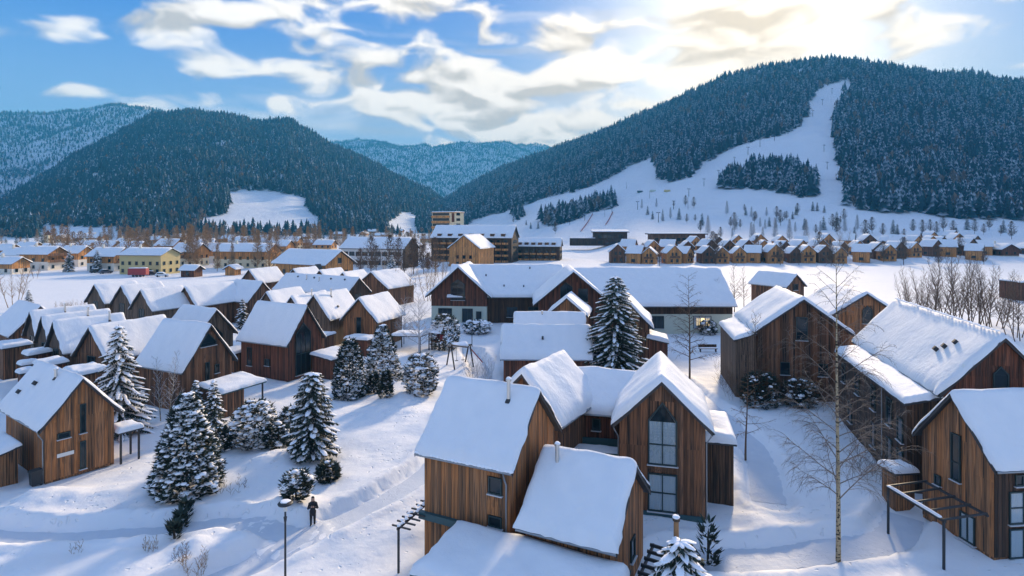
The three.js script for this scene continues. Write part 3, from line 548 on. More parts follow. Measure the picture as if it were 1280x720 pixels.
{ // pergola east of the wing
  const t = thing('pergola', 'dark slatted pergola on the snow beside the low timber wing', 'pergola'); t.position.copy(at(6.9, 26.2)); t.rotation.y = Math.atan2(-.44, .9);
  for (let k = 0; k < 6; k++) part('slat', new MB().bar([-1.0, 2.5, -1.7 + k * .62], [1.5, 2.35, -1.7 + k * .62], .09, .14).geo(), M.dark, t);
  part('beam', new MB().bar([-.9, 2.36, -2], [-.9, 2.36, 1.6], .1, .16).geo(), M.dark, t); part('beam', new MB().bar([1.3, 2.2, -2], [1.3, 2.2, 1.6], .1, .16).geo(), M.dark, t);
  for (const z of [-1.7, 1.4]) boxPart('post', M.dark, t, 1.3, 1.0, z, .11, 2.3, .11);
}
// --- house B group
const gB = [-.24, -.97];
const B1 = house({ name: 'gabled_house', label: 'tall gabled timber house with big curtained windows stacked in its gable', c: [9.15, 35.2], g: gB, L: 7.2, half: 2.95, ye: 5.6, yr: 8.5, T: .5, wood: M.wBrown, pipes: [[1, 1], [1, -1]],
  boards: [['+x', 'brown', .35], ['+z', 'dark', .2], ['-z', 'dark', .2]],
  win: [['+x', .05, .38, 1.75, 2.35, { cols: 2, rows: [1, 1], curtain: 1, f: .09 }], ['+x', .05, 3.25, 1.75, 2.75, { cols: 2, rows: [1.1, 1.3], curtain: 1, f: .09, peak: 1.15, tipMat: M.pane }]] });
boxPart('plinth', M.teal, B1.t, 3.32, .17, 0, .1, .34, 4.9);
const B2 = house({ name: 'connecting_wing', label: 'timber wing with two small windows linking the gabled houses', c: [10.6, 42.2], g: [.97, -.24], L: 7.6, half: 3.0, ye: 4.85, yr: 7.0, T: .42, wood: M.wRed, gutter: true, win: [['+z', -2.0, 3.6, .6, .75], ['+z', -.35, 3.55, .6, .85]] });
const B3 = house({ name: 'gabled_house', label: 'gabled house whose ridge rises behind the flue of the tall timber house', c: [.65, 37.8], g: [-.5, -.87], L: 6.6, half: 2.85, ye: 5.3, yr: 8.3, T: .5, wood: M.wBrown, boards: [['+x', 'brown', .2]] });
annex({ name: 'side_annex', label: 'dark boarded lean-to at the side of the curtained gabled house', c: [13.6, 39.6], g: [.97, -.24], l: 2.5, w: 4.6, y0: 4.1, y1: 4.0, T: .5, wood: M.wDark });
{ // sunken terrace between the gables
  const t = thing('roof_terrace', 'dark railed terrace with a flat snow bed between the gabled houses', 'terrace'); t.position.copy(at(5.55, 38.9)); t.rotation.y = Math.atan2(-.2, .98);
  part('deck', new MB().box(0, 1.35, 0, 4.3, 2.7, 2.7).geo(), M.wDark, t);
  for (const [x, z, sx, sz] of [[0, 1.32, 4.4, .12], [0, -1.32, 4.4, .12], [2.15, 0, .12, 2.5], [-2.15, 0, .12, 2.5]]) boxPart('parapet', M.teal, t, x, 2.92, z, sx, .55, sz);
  const sn = part('snow', snowOnSlab(3.5, 1.9, 2.72, 2.72, .22, 9.1), M.snow, t);
}
// --- houses in the middle
const N1 = house({ name: 'red_brown_house', label: 'long red-brown house with one vent in its smooth snowy roof behind the gabled houses', c: [9.2, 68.2], g: [1, -.03], L: 10.4, half: 3.3, ye: 2.9, yr: 6.05, T: .4, wood: M.wRed, vents: [[-.4, 1.6]], boards: [['+z', 'red', .2]] });
house({ name: 'red_brown_house', label: 'timber house whose snowy ridge shows just above the long red-brown house', c: [9.8, 77.5], g: [1, -.03], L: 9.5, half: 3.3, ye: 3.3, yr: 6.15, T: .4, wood: M.wRed, flues: [[-1, .4, .5]] });
house({ name: 'chalet', label: 'brown chalet half hidden behind the big snowy spruce, its steep roof edge lit', c: [14.7, 73.6], g: [-.2, -.98], L: 8, half: 3.2, ye: 5.0, yr: 8.3, T: .5, wood: M.wBrown });
annex({ label: 'low snow-capped lean-to at the foot of the chalet behind the big spruce', c: [18.9, 75], g: [-.2, -.98], l: 4, w: 2.4, y0: 3.2, y1: 3.7, T: .5, wood: M.wRed });
house({ name: 'chalet', label: 'small chalet with a lit roof slope in front of the big lodge gable', c: [7.9, 83], g: [-.2, -.98], L: 7, half: 3.0, ye: 5.0, yr: 7.55, T: .4, wood: M.wWarm });
// --- the lodge
const MX = [1, 0];
house({ name: 'lodge', label: 'long lodge roof with three dark vents between two large gables', c: [10, 114], g: MX, L: 22, half: 7.5, ye: 4.8, yr: 10.1, T: .4, wood: M.wDark, vents: [[-4, 3], [4.5, 1.2], [-.5, 5.5], [3.2, 5.6]], win: [['+z', 1, 1, 2, 1.9, { cols: 2 }], ['+z', 5, 1, 2, 1.9, { cols: 2 }]] });
const M1 = house({ name: 'lodge_gable', label: 'large lodge gable glazed at the apex over pale ground floor by the playground', c: [-9.9, 105.6], g: [-.1, -1], L: 13, half: 6.1, ye: 4.9, yr: 10.4, T: .45, wood: M.wRed, lower: 3.1, lowMat: M.paleGreen, eo: .9, go: .9,
  win: [['+x', -.2, 4.2, 2.6, 3.0, { cols: 2, rows: [1, 1], peak: .9 }], ['+x', 1.6, .2, 2.0, 2.5, { cols: 2 }], ['+x', -2.6, .2, 2.6, 2.5, { cols: 3 }], ['+x', 3.7, .6, 1, 1.6]] });
const M2 = house({ name: 'lodge_gable', label: 'large brown lodge gable with dark apex glazing behind the small chalet', c: [9.9, 92.6], g: [-.03, -1], L: 14, half: 6.4, ye: 5.2, yr: 10.6, T: .45, wood: M.wRed, eo: .9, go: .9, win: [['+x', -1.1, 5.6, 2.0, 2.4, { cols: 2, peak: .8 }], ['+x', 1.6, 5.6, 1.6, 2.2, {}]] });
const M3 = house({ name: 'lodge', label: 'long lodge wing with wide plain snowy roof and a lit window', c: [37.2, 103.4], g: MX, L: 28, half: 8.3, ye: 4.7, yr: 10.3, T: .42, wood: M.wDark, lower: 3.2, lowMat: M.paleGreen, eo: 1.2,
  win: [['+z', 8.6, .8, 3.0, 2.1, { cols: 3, name: 'lit_window', curtain: 2 }], ['+z', 1, .8, 2.4, 2.1, { cols: 2 }], ['+z', -3, .8, 2.4, 2.1, { cols: 2 }]] });
{ // the one lit room of the lodge: glowing sheet added behind the glass
  const m = std({ color: lin(.8, .7, .5), emissive: lin(1, .72, .32), emissiveIntensity: 1.2 });
  const q = boxPart('glow_panel', m, M3.t, 8.6, 1.9, M3.body.w / 2 + .035, 2.3, 1.2, .012);
}
// --- right-hand houses
const tall = { cols: 1, rows: [1], peak: .55, f: .07 };
const R1 = house({ name: 'tall_timber_house', label: 'tall timber house with one upright gable window and bare bushes at its foot', c: [29.8, 58.8], g: [-.2, -.98], L: 11.5, half: 4.7, ye: 7.0, yr: 10.5, T: .36, wood: M.wBrown, go: .4, boards: [['+x', 'brown', .2]], vents: [],
  win: [['+x', -.1, 6.2, 1.1, 2.4, { rows: [1, 1.4] }], ['+x', -1.7, 2.6, .9, 1.3], ['+x', 1.9, 2.6, .9, 1.3]] });
annex({ name: 'side_lean_to', label: 'narrow snow-capped lean-to along the tall timber house with one gable window', c: [25.5, 65.5], g: [-.2, -.98], l: 10.2, w: 1.9, y0: 6.7, y1: 6.0, T: .34, wood: M.wGrey });
const R2 = house({ name: 'tall_timber_house', label: 'tall timber house with pointed window and snow-tracked roof behind the birch trunk', c: [43.3, 70.2], g: [-.22, -.98], L: 13, half: 4.5, ye: 6.6, yr: 9.75, T: .34, wood: M.wWarm, boards: [['+x', 'warm', 3]], win: [['+x', .1, 6.0, 1.1, 1.7, { peak: .5 }]] });
house({ name: 'chalet', label: 'small gable with one dark window peeping above the two tall timber houses', c: [55.4, 112], g: [.45, -.9], L: 9, half: 2.9, ye: 6.1, yr: 8.5, T: .3, wood: M.wBrown, win: [['+x', 0, 5.4, 1.2, 1.2]] });
const gR4 = [-.26, -.965];
const R4 = house({ name: 'long_timber_house', label: 'long three-storey timber house with ridge footprints in the snow beside the tall birch', c: [31.5, 36.8], g: gR4, L: 18.3, half: 3.6, ye: 6.9, yr: 10.85, T: .36, wood: M.wRed, boards: [['+x', 'red', 4.2]], win: [['+x', -.1, 7.1, .85, 1.35, { peak: .5 }]], vents: [[5.9, 1.3], [5.2, 1.7], [4.6, 2.0]] });
{ const r = rng(3), s = new SM(); for (let k = 0; k < 34; k++) s.lump(lerp(-8.5, 8.6, k / 33), 11.16 + r() * .02, .12 + r() * .12, .2, .06, .16, r() * 6, r); part('ridge_snow', s.geo(), M.clump, R4.roof).userData.kind = 'stuff'; }
const R4a = annex({ name: 'window_wing', label: 'dark two-storey window strip with snowy lean-to roof along the long timber house', c: [29.75, 46.6], g: gR4, l: 16.6, w: 2.0, y0: 6.6, y1: 6.05, T: .34, wood: M.wDark,
  win: [['+z', -5.9, 3.7, .95, 1.7], ['+z', -2.0, 3.7, .95, 1.7], ['+z', 1.9, 3.6, .95, 1.9], ['+z', 5.3, 3.5, .95, 2.0], ['+z', -4, .7, .95, 1.8], ['+z', 1.9, .7, .95, 1.9], ['+z', 5.3, .6, .95, 2.0], ['+z', 7.3, 3.1, 1.0, 1.6], ['+z', 7.3, .5, 1.0, 2.0]] });
{ const gm = new SM(); gm.tube([[3.8, 6, 1.06], [3.8, .1, 1.06]], [.05, .05], 8); part('downpipe', gm.geo(), M.zinc, R4a.t); }
const R5 = house({ name: 'corner_house', label: 'boarded corner house with smooth snowy roof and tall slit window above the steel pergola', c: [25.3, 33.2], g: [-.995, -.1], L: 9, half: 2.75, ye: 5.05, yr: 8.35, T: .34, wood: M.wWarm, boards: [['+x', 'warm', .2], ['-z', 'dark', .2]], pipes: [],
  win: [['+x', .05, 3.3, .62, 2.7, { rows: [1, 1.6] }], ['+x', -1.2, 2.5, .45, .6], ['+x', .8, .2, .95, 1.55, { cols: 2, curtain: 1 }], ['-z', -2.75, 4.0, .5, .6], ['-z', -2.5, 1.95, 1.7, 1.75, { cols: 2, rows: [1, 1], curtain: 1 }], ['-z', -2.5, .1, 1.7, 1.6, { cols: 2, curtain: 1 }]] });
annex({ name: 'porch', label: 'small orange-brown porch with a thick snow cap behind the steel pergola', c: [25.0, 37.3], g: [-.99, -.1], l: 1.3, w: 1.2, y0: 2.3, y1: 2.3, T: .38, wood: M.wWarm });
{
  const t = thing('pergola', 'black steel pergola with snow on its front rail at the corner house', 'pergola'); t.position.copy(at(23.75, 32.4)); t.rotation.y = Math.atan2(-.1, -.995);
  part('rail', new MB().bar([1.25, 2.42, -2.1], [1.25, 2.42, 2.0], .1, .12).geo(), M.dark, t); part('rail', new MB().bar([-1.2, 2.62, -2.1], [-1.2, 2.62, 2.0], .1, .12).geo(), M.dark, t);
  for (let k = 0; k < 5; k++) part('rafter', new MB().bar([1.35, 2.5, -2.0 + k * .98], [-1.25, 2.7, -2.0 + k * .98], .08, .1).geo(), M.dark, t);
  for (const z of [-2, 1.9]) boxPart('post', M.dark, t, 1.25, 1.0, z, .1, 2.8, .1);
  part('snow', snowOnSlab(.2, 3.7, 2.56, 2.56, .1, 3), M.clump, t).position.set(1.3, 0, 0);
}
// --- house K
const K = house({ name: 'gabled_house', label: 'orange-brown gabled house with two slit windows and a small plate on its gable', c: [-31.0, 41.6], g: [.82, -.57], L: 9, half: 2.5, ye: 3.9, yr: 7.0, T: .3, wood: M.wWarm, boards: [['+x', 'warm', .15], ['+z', 'warm', .2]], pipes: [[1, 1]], vents: [[-1.2, 1.1], [-2.6, 1.7]], flues: [[.9, .5, .7]],
  win: [['+x', .1, 2.95, .38, 2.1], ['+x', .1, .35, .38, 2.0, {}], ['+x', -1.05, 2.9, .75, .42, { sillMat: M.sill }]] });
boxPart('name_plate', M.white, K.t, K.body.l / 2 + .07, 1.75, .95, .03, .26, 1.0);
annex({ name: 'annex', label: 'low boarded annex with snowy roof at the eaves of the orange-brown gabled house', c: [-36.6, 40.5], g: [.82, -.57], l: 3.6, w: 2.0, y0: 2.6, y1: 2.1, T: .3, wood: M.wWarm });
annex({ name: 'porch', label: 'small roofed porch on a post behind the orange-brown gabled house', category: 'porch', c: [-29.9, 44.6], g: [.82, -.57], l: 1.6, w: 1.4, y0: 2.35, y1: 2.35, T: .34, walls: 'open' });
{ const t = thing('wheelie_bin', 'dark wheelie bin in the corner by the low boarded annex', 'bin'); t.position.copy(at(-32.9, 39.75)); t.rotation.y = -.6; const sh = new MB().prismX([[-.25, .08], [.25, .08], [.32, .98], [-.32, .98]], -.27, .27); part('body', sh.geo(), M.dark, t); part('lid', new MB().prismX([[-.36, .98], [.36, .98], [.3, 1.08], [-.34, 1.1]], -.3, .3).geo(), M.dark, t); for (const x of [-1, 1]) { const w = part('wheel', new THREE.CylinderGeometry(.1, .1, .06, 14).rotateZ(Math.PI / 2), M.dark, t); w.position.set(x * .24, .1, -.26); } }

// --- chalets of the holiday village
const gw = { frame: M.frame };
const glaz = (y, w, h, peak) => ['+x', 0, y, w, h, { cols: 2, rows: [1, 1], peak: peak >= 1 ? peak : 0 }];
const chal = 'chalets of the holiday village';
const C = house({ label: 'wide chalet with a triangular gable window and slit windows behind the bare birch', c: [-30.0, 57.4], g: GI, L: 7.4, half: 3.0, ye: 4.0, yr: 8.15, T: .32, wood: M.wBrown, group: chal, boards: [['+x', 'brown', .15]], win: [['+x', -.2, 2.4, .42, 2.0], ['+x', .85, 3.1, .5, .9], ['+x', -.1, 6.0, 1.7, .4, { peak: .9 }]] });
annex({ name: 'porch', label: 'open porch with green fascia and snowy roof at the wide chalet', c: [-27.3, 56.3], g: [.44, .9], l: 4.6, w: 3.2, y0: 2.75, y1: 2.45, T: .32, walls: 'open', half: .5, fascia: M.teal, wood: M.wBrown });
const D = house({ label: 'chalet with a fully glazed dark gable beside the pair of dark spruces', c: [-24.4, 68.6], g: GI, L: 8.4, half: 3.0, ye: 4.2, yr: 8.45, T: .32, wood: M.wRed, group: chal, boards: [['+z', 'red', .15]], win: [['+x', -.35, .4, 2.3, 4.9, { cols: 3, rows: [1, 1], peak: 1.2 }], ['+z', -2.4, 1.2, .8, 2.2], ['+z', .6, 1.5, .8, .8]] });
annex({ name: 'porch', label: 'glazed porch with snowy roof at the chalet with the glazed gable', c: [-21.6, 69.6], g: [.44, .9], l: 3.8, w: 3.0, y0: 2.7, y1: 2.35, T: .34, walls: 'open', half: .55, wood: M.wRed });
const mini = (label, X, d, g, o = {}) => house({ label, c: [X, d], g, L: o.L || 8.5, half: o.half || 2.9, ye: o.ye || 4.0, yr: o.yr || 7.3, T: .32, wood: o.wood || M.wBrown, group: chal, win: o.win || [glaz(o.wy || 1.2, o.ww || 1.3, 3.0, .6)], flues: o.flues, vents: o.vents, far: o.far });
mini('chalet with a vented roof between the glazed-gable chalet and the spruces', -29.3, 85, GII, { half: 2.8, ye: 4.2, yr: 7.75, wood: M.wGrey, flues: [[.8, -.6, 1.2]], vents: [[1, -1.9]] });
mini('chalet gable peeping over the roof of the glazed-gable chalet, nearer its ridge end', -33.2, 86.5, GII, { wood: M.wGrey, half: 2.6, flues: [[0, -.5, 1.2]] });
mini('chalet gable peeping over the roof of the glazed-gable chalet, farther from its gable', -39.5, 92.5, GII, { wood: M.wGrey, half: 2.6 });
mini('chalet with a dark gable slit window behind the dark spruces', -22.4, 84.0, GII, { half: 3.1, yr: 7.35, wood: M.wWarm, win: [['+x', -.1, 2.0, .8, 2.6, {}]] });
annex({ name: 'porch', label: 'low snowy porch roof before the chalet with the dark slit window', c: [-21.2, 80.6], g: GII, l: 2.2, w: 3.4, y0: 2.3, y1: 2.3, T: .35, wood: M.wRed });
annex({ name: 'porch', label: 'snow-capped shed between two chalets behind the dark spruces', c: [-26.8, 81], g: GII, l: 2.4, w: 2.6, y0: 2.7, y1: 2.5, T: .35, wood: M.wBrown });
annex({ name: 'carport', label: 'open carport with snowy roof beside the frosted round tree', category: 'carport', c: [-14.6, 83], g: GII, l: 3.0, w: 4.6, y0: 2.5, y1: 2.3, T: .32, walls: 'open', wood: M.wDark });
house({ name: 'row_house', label: 'long blue-shaded row roof dotted with vents behind the chalets', c: [-31.0, 116.8], g: [.87, -.5], L: 22, half: 3.6, ye: 4.2, yr: 7.4, T: .32, wood: M.wDark, vents: [[-6, .9], [-1, .9], [4, .9], [8, .9]], flues: [[-3, 1.2, 1.0], [1, 1.4, 1]], win: [glaz(1.2, 1.6, 3, .6)] });
mini('chalet roof facing the evening sun at the end of the vented row', -54, 142, GII, { L: 9 });
mini('chalet roof facing the evening sun, second behind the vented row', -46, 137.5, GII, { L: 9 });
mini('chalet roof facing the evening sun, third behind the vented row', -38.6, 131, GII, { L: 9 });
mini('lone chalet with a lit roof near the red trailer and shed', -64, 140, GII, { L: 10 });
mini('chalet with blue-shaded roof and a dark spruce before its gable', -46.5, 107.5, [.87, -.5], { L: 8, half: 3.2, yr: 7.5 });
house({ label: 'broad brown chalet among bare trees beside the lodge', c: [-31.3, 127.5], g: [-.4, -.9], L: 11, half: 4.6, ye: 4.2, yr: 7.7, T: .32, wood: M.wBrown, group: chal, win: [] });
mini('end chalet of the three-gabled group by the open field', -75.8, 104.5, [-.4, -.92], { wood: M.wGrey, L: 7.5 });
mini('middle chalet of the three-gabled group by the open field', -69.2, 101.8, [-.4, -.92], { wood: M.wGrey, L: 7.5 });
mini('chalet of the three-gabled group nearest the small spruces', -61.6, 95.4, [-.4, -.92], { wood: M.wGrey, L: 7.5 });
mini('chalet with a lit roof behind the small spruces', -57.2, 100.6, [-.4, -.92], { L: 10 });
mini('chalet with a dark glazed gable beside the snowy birch crown', -37.4, 72.9, [.87, -.5], { L: 7.4, wood: M.wGrey, yr: 7.4, ww: 1.8, win: [glaz(1.6, 2.0, 2.6, 1)] });
annex({ name: 'porch', label: 'small snowy porch roof before the chalet with the dark glazed gable', c: [-34.3, 71.6], g: [.87, -.5], l: 2.4, w: 2.4, y0: 2.6, y1: 2.4, T: .35, wood: M.wBrown });
const gL = [-.56, -.83];
mini('terraced chalet gable farthest along the row of snowy porches', -60.3, 72, gL, { half: 2.5, L: 7, wood: M.wGrey, flues: [[0, -.5, 1.1]] });
mini('terraced chalet gable, second of the row with snowy porches', -55.4, 67.8, gL, { half: 2.5, L: 7, wood: M.wGrey, flues: [[-1, -.5, 1.1]] });
mini('terraced chalet gable, third of the row with snowy porches', -51.3, 64.4, gL, { half: 2.6, L: 7, wood: M.wGrey, flues: [[-1.8, -.6, 1.1]], vents: [[1, -1.6]] });
mini('terraced chalet with the widest lit roof beside the big snow-laden spruce', -44.6, 60.7, [-.4, -.92], { half: 2.9, L: 8.4, wood: M.wBrown });
mini('chalet with a broad snowy slope at the end of the terraced row', -62.6, 76.5, [.8, -.6], { half: 3.2, L: 10, ye: 3.7 });
[[-60, 69.2, 3.2, 2.6, 'largest snow-capped porch box at the end of the terraced row'], [-53.6, 65.0, 1.8, 1.9, 'small snow-capped porch box before the second terraced gable'], [-52.0, 61.9, 1.1, 1.2, 'tiny snow-capped box before the porch row'], [-48.2, 60.2, 2.4, 2.0, 'snow-capped porch box before the third terraced gable'], [-42.2, 57.0, 3.2, 2.4, 'broad snow-capped porch box before the chalet with the widest lit roof'], [-49.3, 58.4, 1.0, 1.0, 'smallest snow-capped box at the foot of the third porch']]
  .forEach(([X, d, l, w, label], k) => annex({ name: 'porch', label, c: [X, d], g: [.83, -.56], l, w, y0: k === 2 || k === 5 ? 3.2 : 3.75, y1: k === 2 || k === 5 ? 3.2 : 3.65, T: .4, wood: k % 2 ? M.wRed : M.wBrown }));
console.log('houses near');

// ---------------------------------------------------------------- the old village across the field
const vill = 'houses of the old village across the field';
/* village house from its place on the ground: px centre, py foot; W and L in metres */
function vHouse(label, px, py, W, L, ye, yr, g, o = {}) {
  const [X, d] = onGround(px, py), half = W / 2 + .7;
  const gl = Math.hypot(...g);
  const H = house({ name: o.name || 'village_house', label, group: vill, category: o.category || 'house', c: [X + g[0] / gl * L / 2, d + g[1] / gl * L / 2], g, L: L + 1.4, half, ye, yr, go: .7, eo: .7, T: o.T ?? .45, wood: o.wood || M.wOrange, lower: o.lower ?? ye * .55, lowMat: o.low || M.plaster, y: terrainH(X, d) - .2, far: true });
  const b = H.body, win = (f, n, rows, span) => { for (let r = 0; r < rows; r++) for (let k = 0; k < n; k++) { const u = (k - (n - 1) / 2) * span / n, y = .9 + r * 2.8; if (y + 1.4 > ye && f[1] === 'z') continue; const w = addWindow(H.t, b, f, u, y, 1.1, 1.35, { sill: false }); } };
  win('+x', o.n1 ?? Math.max(2, Math.floor(W / 3.2)), o.rows ?? 2, b.w); win('+z', o.n2 ?? Math.max(2, Math.floor(L / 3.4)), o.rows ?? 2, b.l);
  if (o.balcony) for (const y of o.balcony) { const q = part('balcony', new MB().box(b.l / 2 + .6, y, 0, 1.2, .16, b.w).box(b.l / 2 + 1.15, y + .55, 0, .08, .95, b.w).geo(), M.wBrown, H.t); }
  if (o.chimney !== false) { const c = part('chimney', new MB().box(-b.l * .2, yr + .5, .8, .7, 1.8, .7).geo(), M.plaster, H.roof); }
  return H;
}
const gR = [.985, -.14], gF = [-.1, -1];
vHouse('white and wood chalet with broad eaves at the field edge beside a snowy conifer', 57, 337, 9, 13, 6.6, 9.6, gR, { balcony: [3.4, 6] });
vHouse('orange wooden chalet squeezed between two white-walled chalets', 97, 333, 8, 10, 6.2, 9.2, gR, {});
vHouse('wood-gabled chalet with white ground floor and dark conifer at its corner', 140, 338, 9.5, 12, 6, 9.2, gR, { balcony: [3.4] });
vHouse('yellow two-storey building with long pale roof behind the red trailer', 190, 342, 10, 17, 7.4, 9.8, gR, { low: M.yellow, wood: M.yellow, lower: 4.2, n2: 6 });
vHouse('cream house with a lean-to beside the yellow building', 240, 332, 10, 11, 6.5, 10.2, gR, { low: M.cream });
vHouse('white house with wooden upper floor behind the small field shed', 268, 328, 9, 12, 6.2, 9.4, gR, {});
vHouse('long tan apartment house with gabled dormers behind bare trees', 312, 334, 11, 24, 7.2, 10.4, gR, { low: M.cream, wood: M.wOrange, n2: 7 });
vHouse('tan gabled house at the end of the long apartment house', 352, 322, 9, 12, 6.8, 10, gR, { low: M.cream });
vHouse('cream chalet with snowy gable at the edge of the field', 26, 334, 8, 10, 5.5, 8.6, gR, { low: M.cream });
vHouse('brown-gabled house behind the cream chalet', 8, 327, 8, 11, 6, 9, gR, {});
vHouse('low white house with flat-looking snowy roof by the field', 14, 342, 7, 10, 4, 6.4, gR, { rows: 1 });
vHouse('small house with pale walls among trees behind the orange chalet', 112, 318, 9, 11, 6, 9, gR, { low: M.white });
vHouse('dark-gabled old farmhouse on the rise behind the village', 104, 306, 10, 16, 6.5, 11, [-.7, -.7], { low: M.white, wood: M.wDark });
vHouse('white farmhouse wing on the rise with a snowy hipped roof', 124, 306, 9, 13, 6.5, 10.5, gR, { low: M.white });
vHouse('small pale house between bare trees on the rise', 158, 312, 8, 10, 5.5, 8.6, gR, { low: M.white });
vHouse('cream house up the lane below the snow meadow', 288, 306, 10, 12, 6, 9.4, gR, { low: M.cream });
vHouse('tan low house below the snow meadow', 330, 302, 9, 15, 5, 7.8, gR, { low: M.cream });
vHouse('long tan building with snowy shed roof behind the barn', 398, 311, 12, 24, 5.2, 7.6, gR, { low: M.cream, wood: M.wOrange, rows: 1 });
vHouse('white house high in the village beneath the wooded hill', 425, 298, 10, 14, 6, 9, gR, { low: M.white });
vHouse('pale villa beneath the wooded hill beside a copper tree', 455, 297, 9, 13, 6, 9, gF, { low: M.white });
vHouse('cream villa with wide snowy roof behind the white school block', 478, 300, 10, 16, 6, 9, gR, { low: M.cream });
vHouse('pale house at the foot of the snowy gully', 500, 293, 9, 12, 5.5, 8.5, gR, { low: M.white });
vHouse('small hut roof among trees above the village', 78, 302, 8, 9, 4.4, 7.6, gF, { low: M.cream });
[['white house with dark balcony between the field chalets', 76, 327, 9, 12, 6, 9.2, M.white, M.wBrown], ['tan house behind the wood-gabled chalet', 168, 324, 9, 12, 6.4, 9.6, M.cream, M.wOrange], ['cream house with lit gable behind the yellow building', 214, 322, 9, 11, 6.8, 10.4, M.cream, M.wOrange], ['plain tan house between the cream house and the apartment house', 256, 318, 10, 12, 6.4, 9.8, M.cream, M.wOrange],
  ['white house with snowy gable at the lane bend', 38, 322, 9, 11, 6, 9, M.white, M.wOrange], ['brown wooden house behind the chalets by the lane', 136, 322, 9, 12, 6, 9.4, M.plaster, M.wBrown], ['ochre house with tall gable behind the apartment house', 300, 317, 9, 11, 7.4, 11, M.yellow, M.wOrange], ['pale house behind the tan gabled house', 338, 314, 9, 12, 6.2, 9.4, M.cream, M.wOrange], ['orange house next to the barn roof', 366, 312, 9, 13, 6.4, 9.8, M.cream, M.wOrange], ['white house behind the long tan building', 384, 303, 9, 13, 6, 9, M.white, M.wBrown],
  ['cream house between barn and white block', 408, 316, 9, 12, 5.6, 8.6, M.cream, M.wOrange], ['small white house on the lower snow meadow', 270, 292, 9, 12, 5.5, 8.6, M.white, M.wBrown], ['tan house below the meadow beside copper trees', 226, 303, 9, 12, 6, 9.2, M.cream, M.wOrange], ['pale chalet on the lane below the meadow', 196, 308, 9, 11, 6, 9, M.plaster, M.wOrange], ['brown chalet beneath the wooded hill edge', 442, 304, 9, 12, 5.6, 8.8, M.plaster, M.wBrown], ['white chalet close behind the school block roof', 466, 294, 9, 12, 5.6, 8.8, M.white, M.wBrown]]
  .forEach(([label, px, py, W, L, ye, yr, low, wood], k) => vHouse(label, px, py, W, L, ye, yr, k % 3 ? gR : [.9, .3], { low, wood, n1: 2, n2: 3 }));
{ // church turret with onion cap
  const [X, d] = onGround(60, 309), t = thing('church_tower', 'small church tower with pointed cap above the village roofs', 'church'); t.position.copy(at(X, d)); const k = d / 420;
  part('tower', new MB().box(0, 4.4 * k, 0, 3.6 * k, 8.8 * k, 3.6 * k).geo(), M.cream, t); part('cap', new THREE.LatheGeometry([[0, 14.5], [.15, 12.6], [.7, 11.6], [1.3, 10.8], [1.9, 9.9], [2.2, 8.8]].map(q => new THREE.Vector2(q[0] * k, q[1] * k)), 12), M.wRed, t); for (const a of [0, Math.PI / 2]) { const w = boxPart('louvre', M.dark, t, Math.sin(a) * 1.82 * k, 7 * k, Math.cos(a) * 1.82 * k, 1 * k, 1.6 * k, .1); w.rotation.y = a; }
}
// barn and field sheds
house({ name: 'barn', label: 'large orange timber barn with a blue-shaded roof and white lean-to snow', category: 'barn', c: [-58, 196], g: [.86, -.5], L: 27, half: 7.2, ye: 4.6, yr: 9.2, T: .45, wood: M.wOrange, go: .9, eo: 1, win: [['+x', 0, 5.0, 1.6, 1.8], ['+x', -3, 1.0, 1.4, 1.6], ['+x', 3, 1.0, 1.4, 1.6], ['+z', -8, 1.2, 1.4, 1.4], ['+z', -4, 1.2, 1.4, 1.4], ['+z', 8, 1.2, 1.4, 1.4]] });
{ const t = thing('blue_canopy', 'blue gabled entrance canopy on the long side of the barn', 'canopy'); t.position.copy(at(-63.6, 189)); t.rotation.y = Math.atan2(-.86, -.5); part('panel', new MB().prismX([[-3, 0], [3, 0], [0, 4.6]], -.2, .2).geo(), M.blue, t); part('roof', new MB().prismX([[3.4, 0], [0, 5.2], [-3.4, 0], [-3.1, 0], [0, 4.7], [3.1, 0]], -1, 1.2).geo(), M.dark, t); }
vHouse('small brown field shed with a flat-pitched snowy roof', 242, 346, 4.4, 5, 2.6, 4.2, gR, { name: 'field_shed', category: 'shed', wood: M.wRed, lower: .1, n1: 0, n2: 1, rows: 1, chimney: false });
vHouse('little orange hut at the field edge', 290, 344, 3.6, 4, 2.4, 3.8, gF, { name: 'field_shed', category: 'shed', lower: .1, n1: 0, n2: 0, rows: 1, chimney: false });
{ // white school block
  const t = thing('school_block', 'white two-storey block with window bands and a dark end gable', 'building'); t.position.copy(at(-58, 252, 0)); t.rotation.y = Math.atan2(-.3, .95); const L = 30, W = 13;
  part('wall', new MB().box(0, 4, 0, L, 9, W).geo(), M.white, t);
  part('end_gable', new MB().prismX([[-W / 2 - .02, -.5], [W / 2 + .02, -.5], [W / 2 + .02, 8.5], [0, 12.4], [-W / 2 - .02, 8.5]], L / 2, L / 2 + .5).geo(), M.wDark, t);
  const roof = part('roof', new MB().prismX([[W / 2 + .8, 8.2], [0, 12.8], [-W / 2 - .8, 8.2], [-W / 2 - .8, 7.9], [0, 12.4], [W / 2 + .8, 7.9]], -L / 2 - .6, L / 2 + 1).geo(), M.roof, t); part('snow', snowOnGable(L + 1.7, W / 2 + .85, 8.21, 12.81, .45, 77, true, 10, 12), M.snow, roof);
  const b = { l: L, w: W }; for (const y of [1.2, 5.0]) for (let k = 0; k < 9; k++) addWindow(t, b, '+z', (k - 4) * 3.2, y, 2.6, 1.8, { cols: 2, sill: false }); addWindow(t, b, '+x', -1, 3.4, 2.4, 2.4, { sill: false, out: .55 });
}
vHouse('low wooden hall with lit snowy roof behind the white block', 560 - 20, 303, 10, 22, 4.2, 7, gR, { low: M.cream });
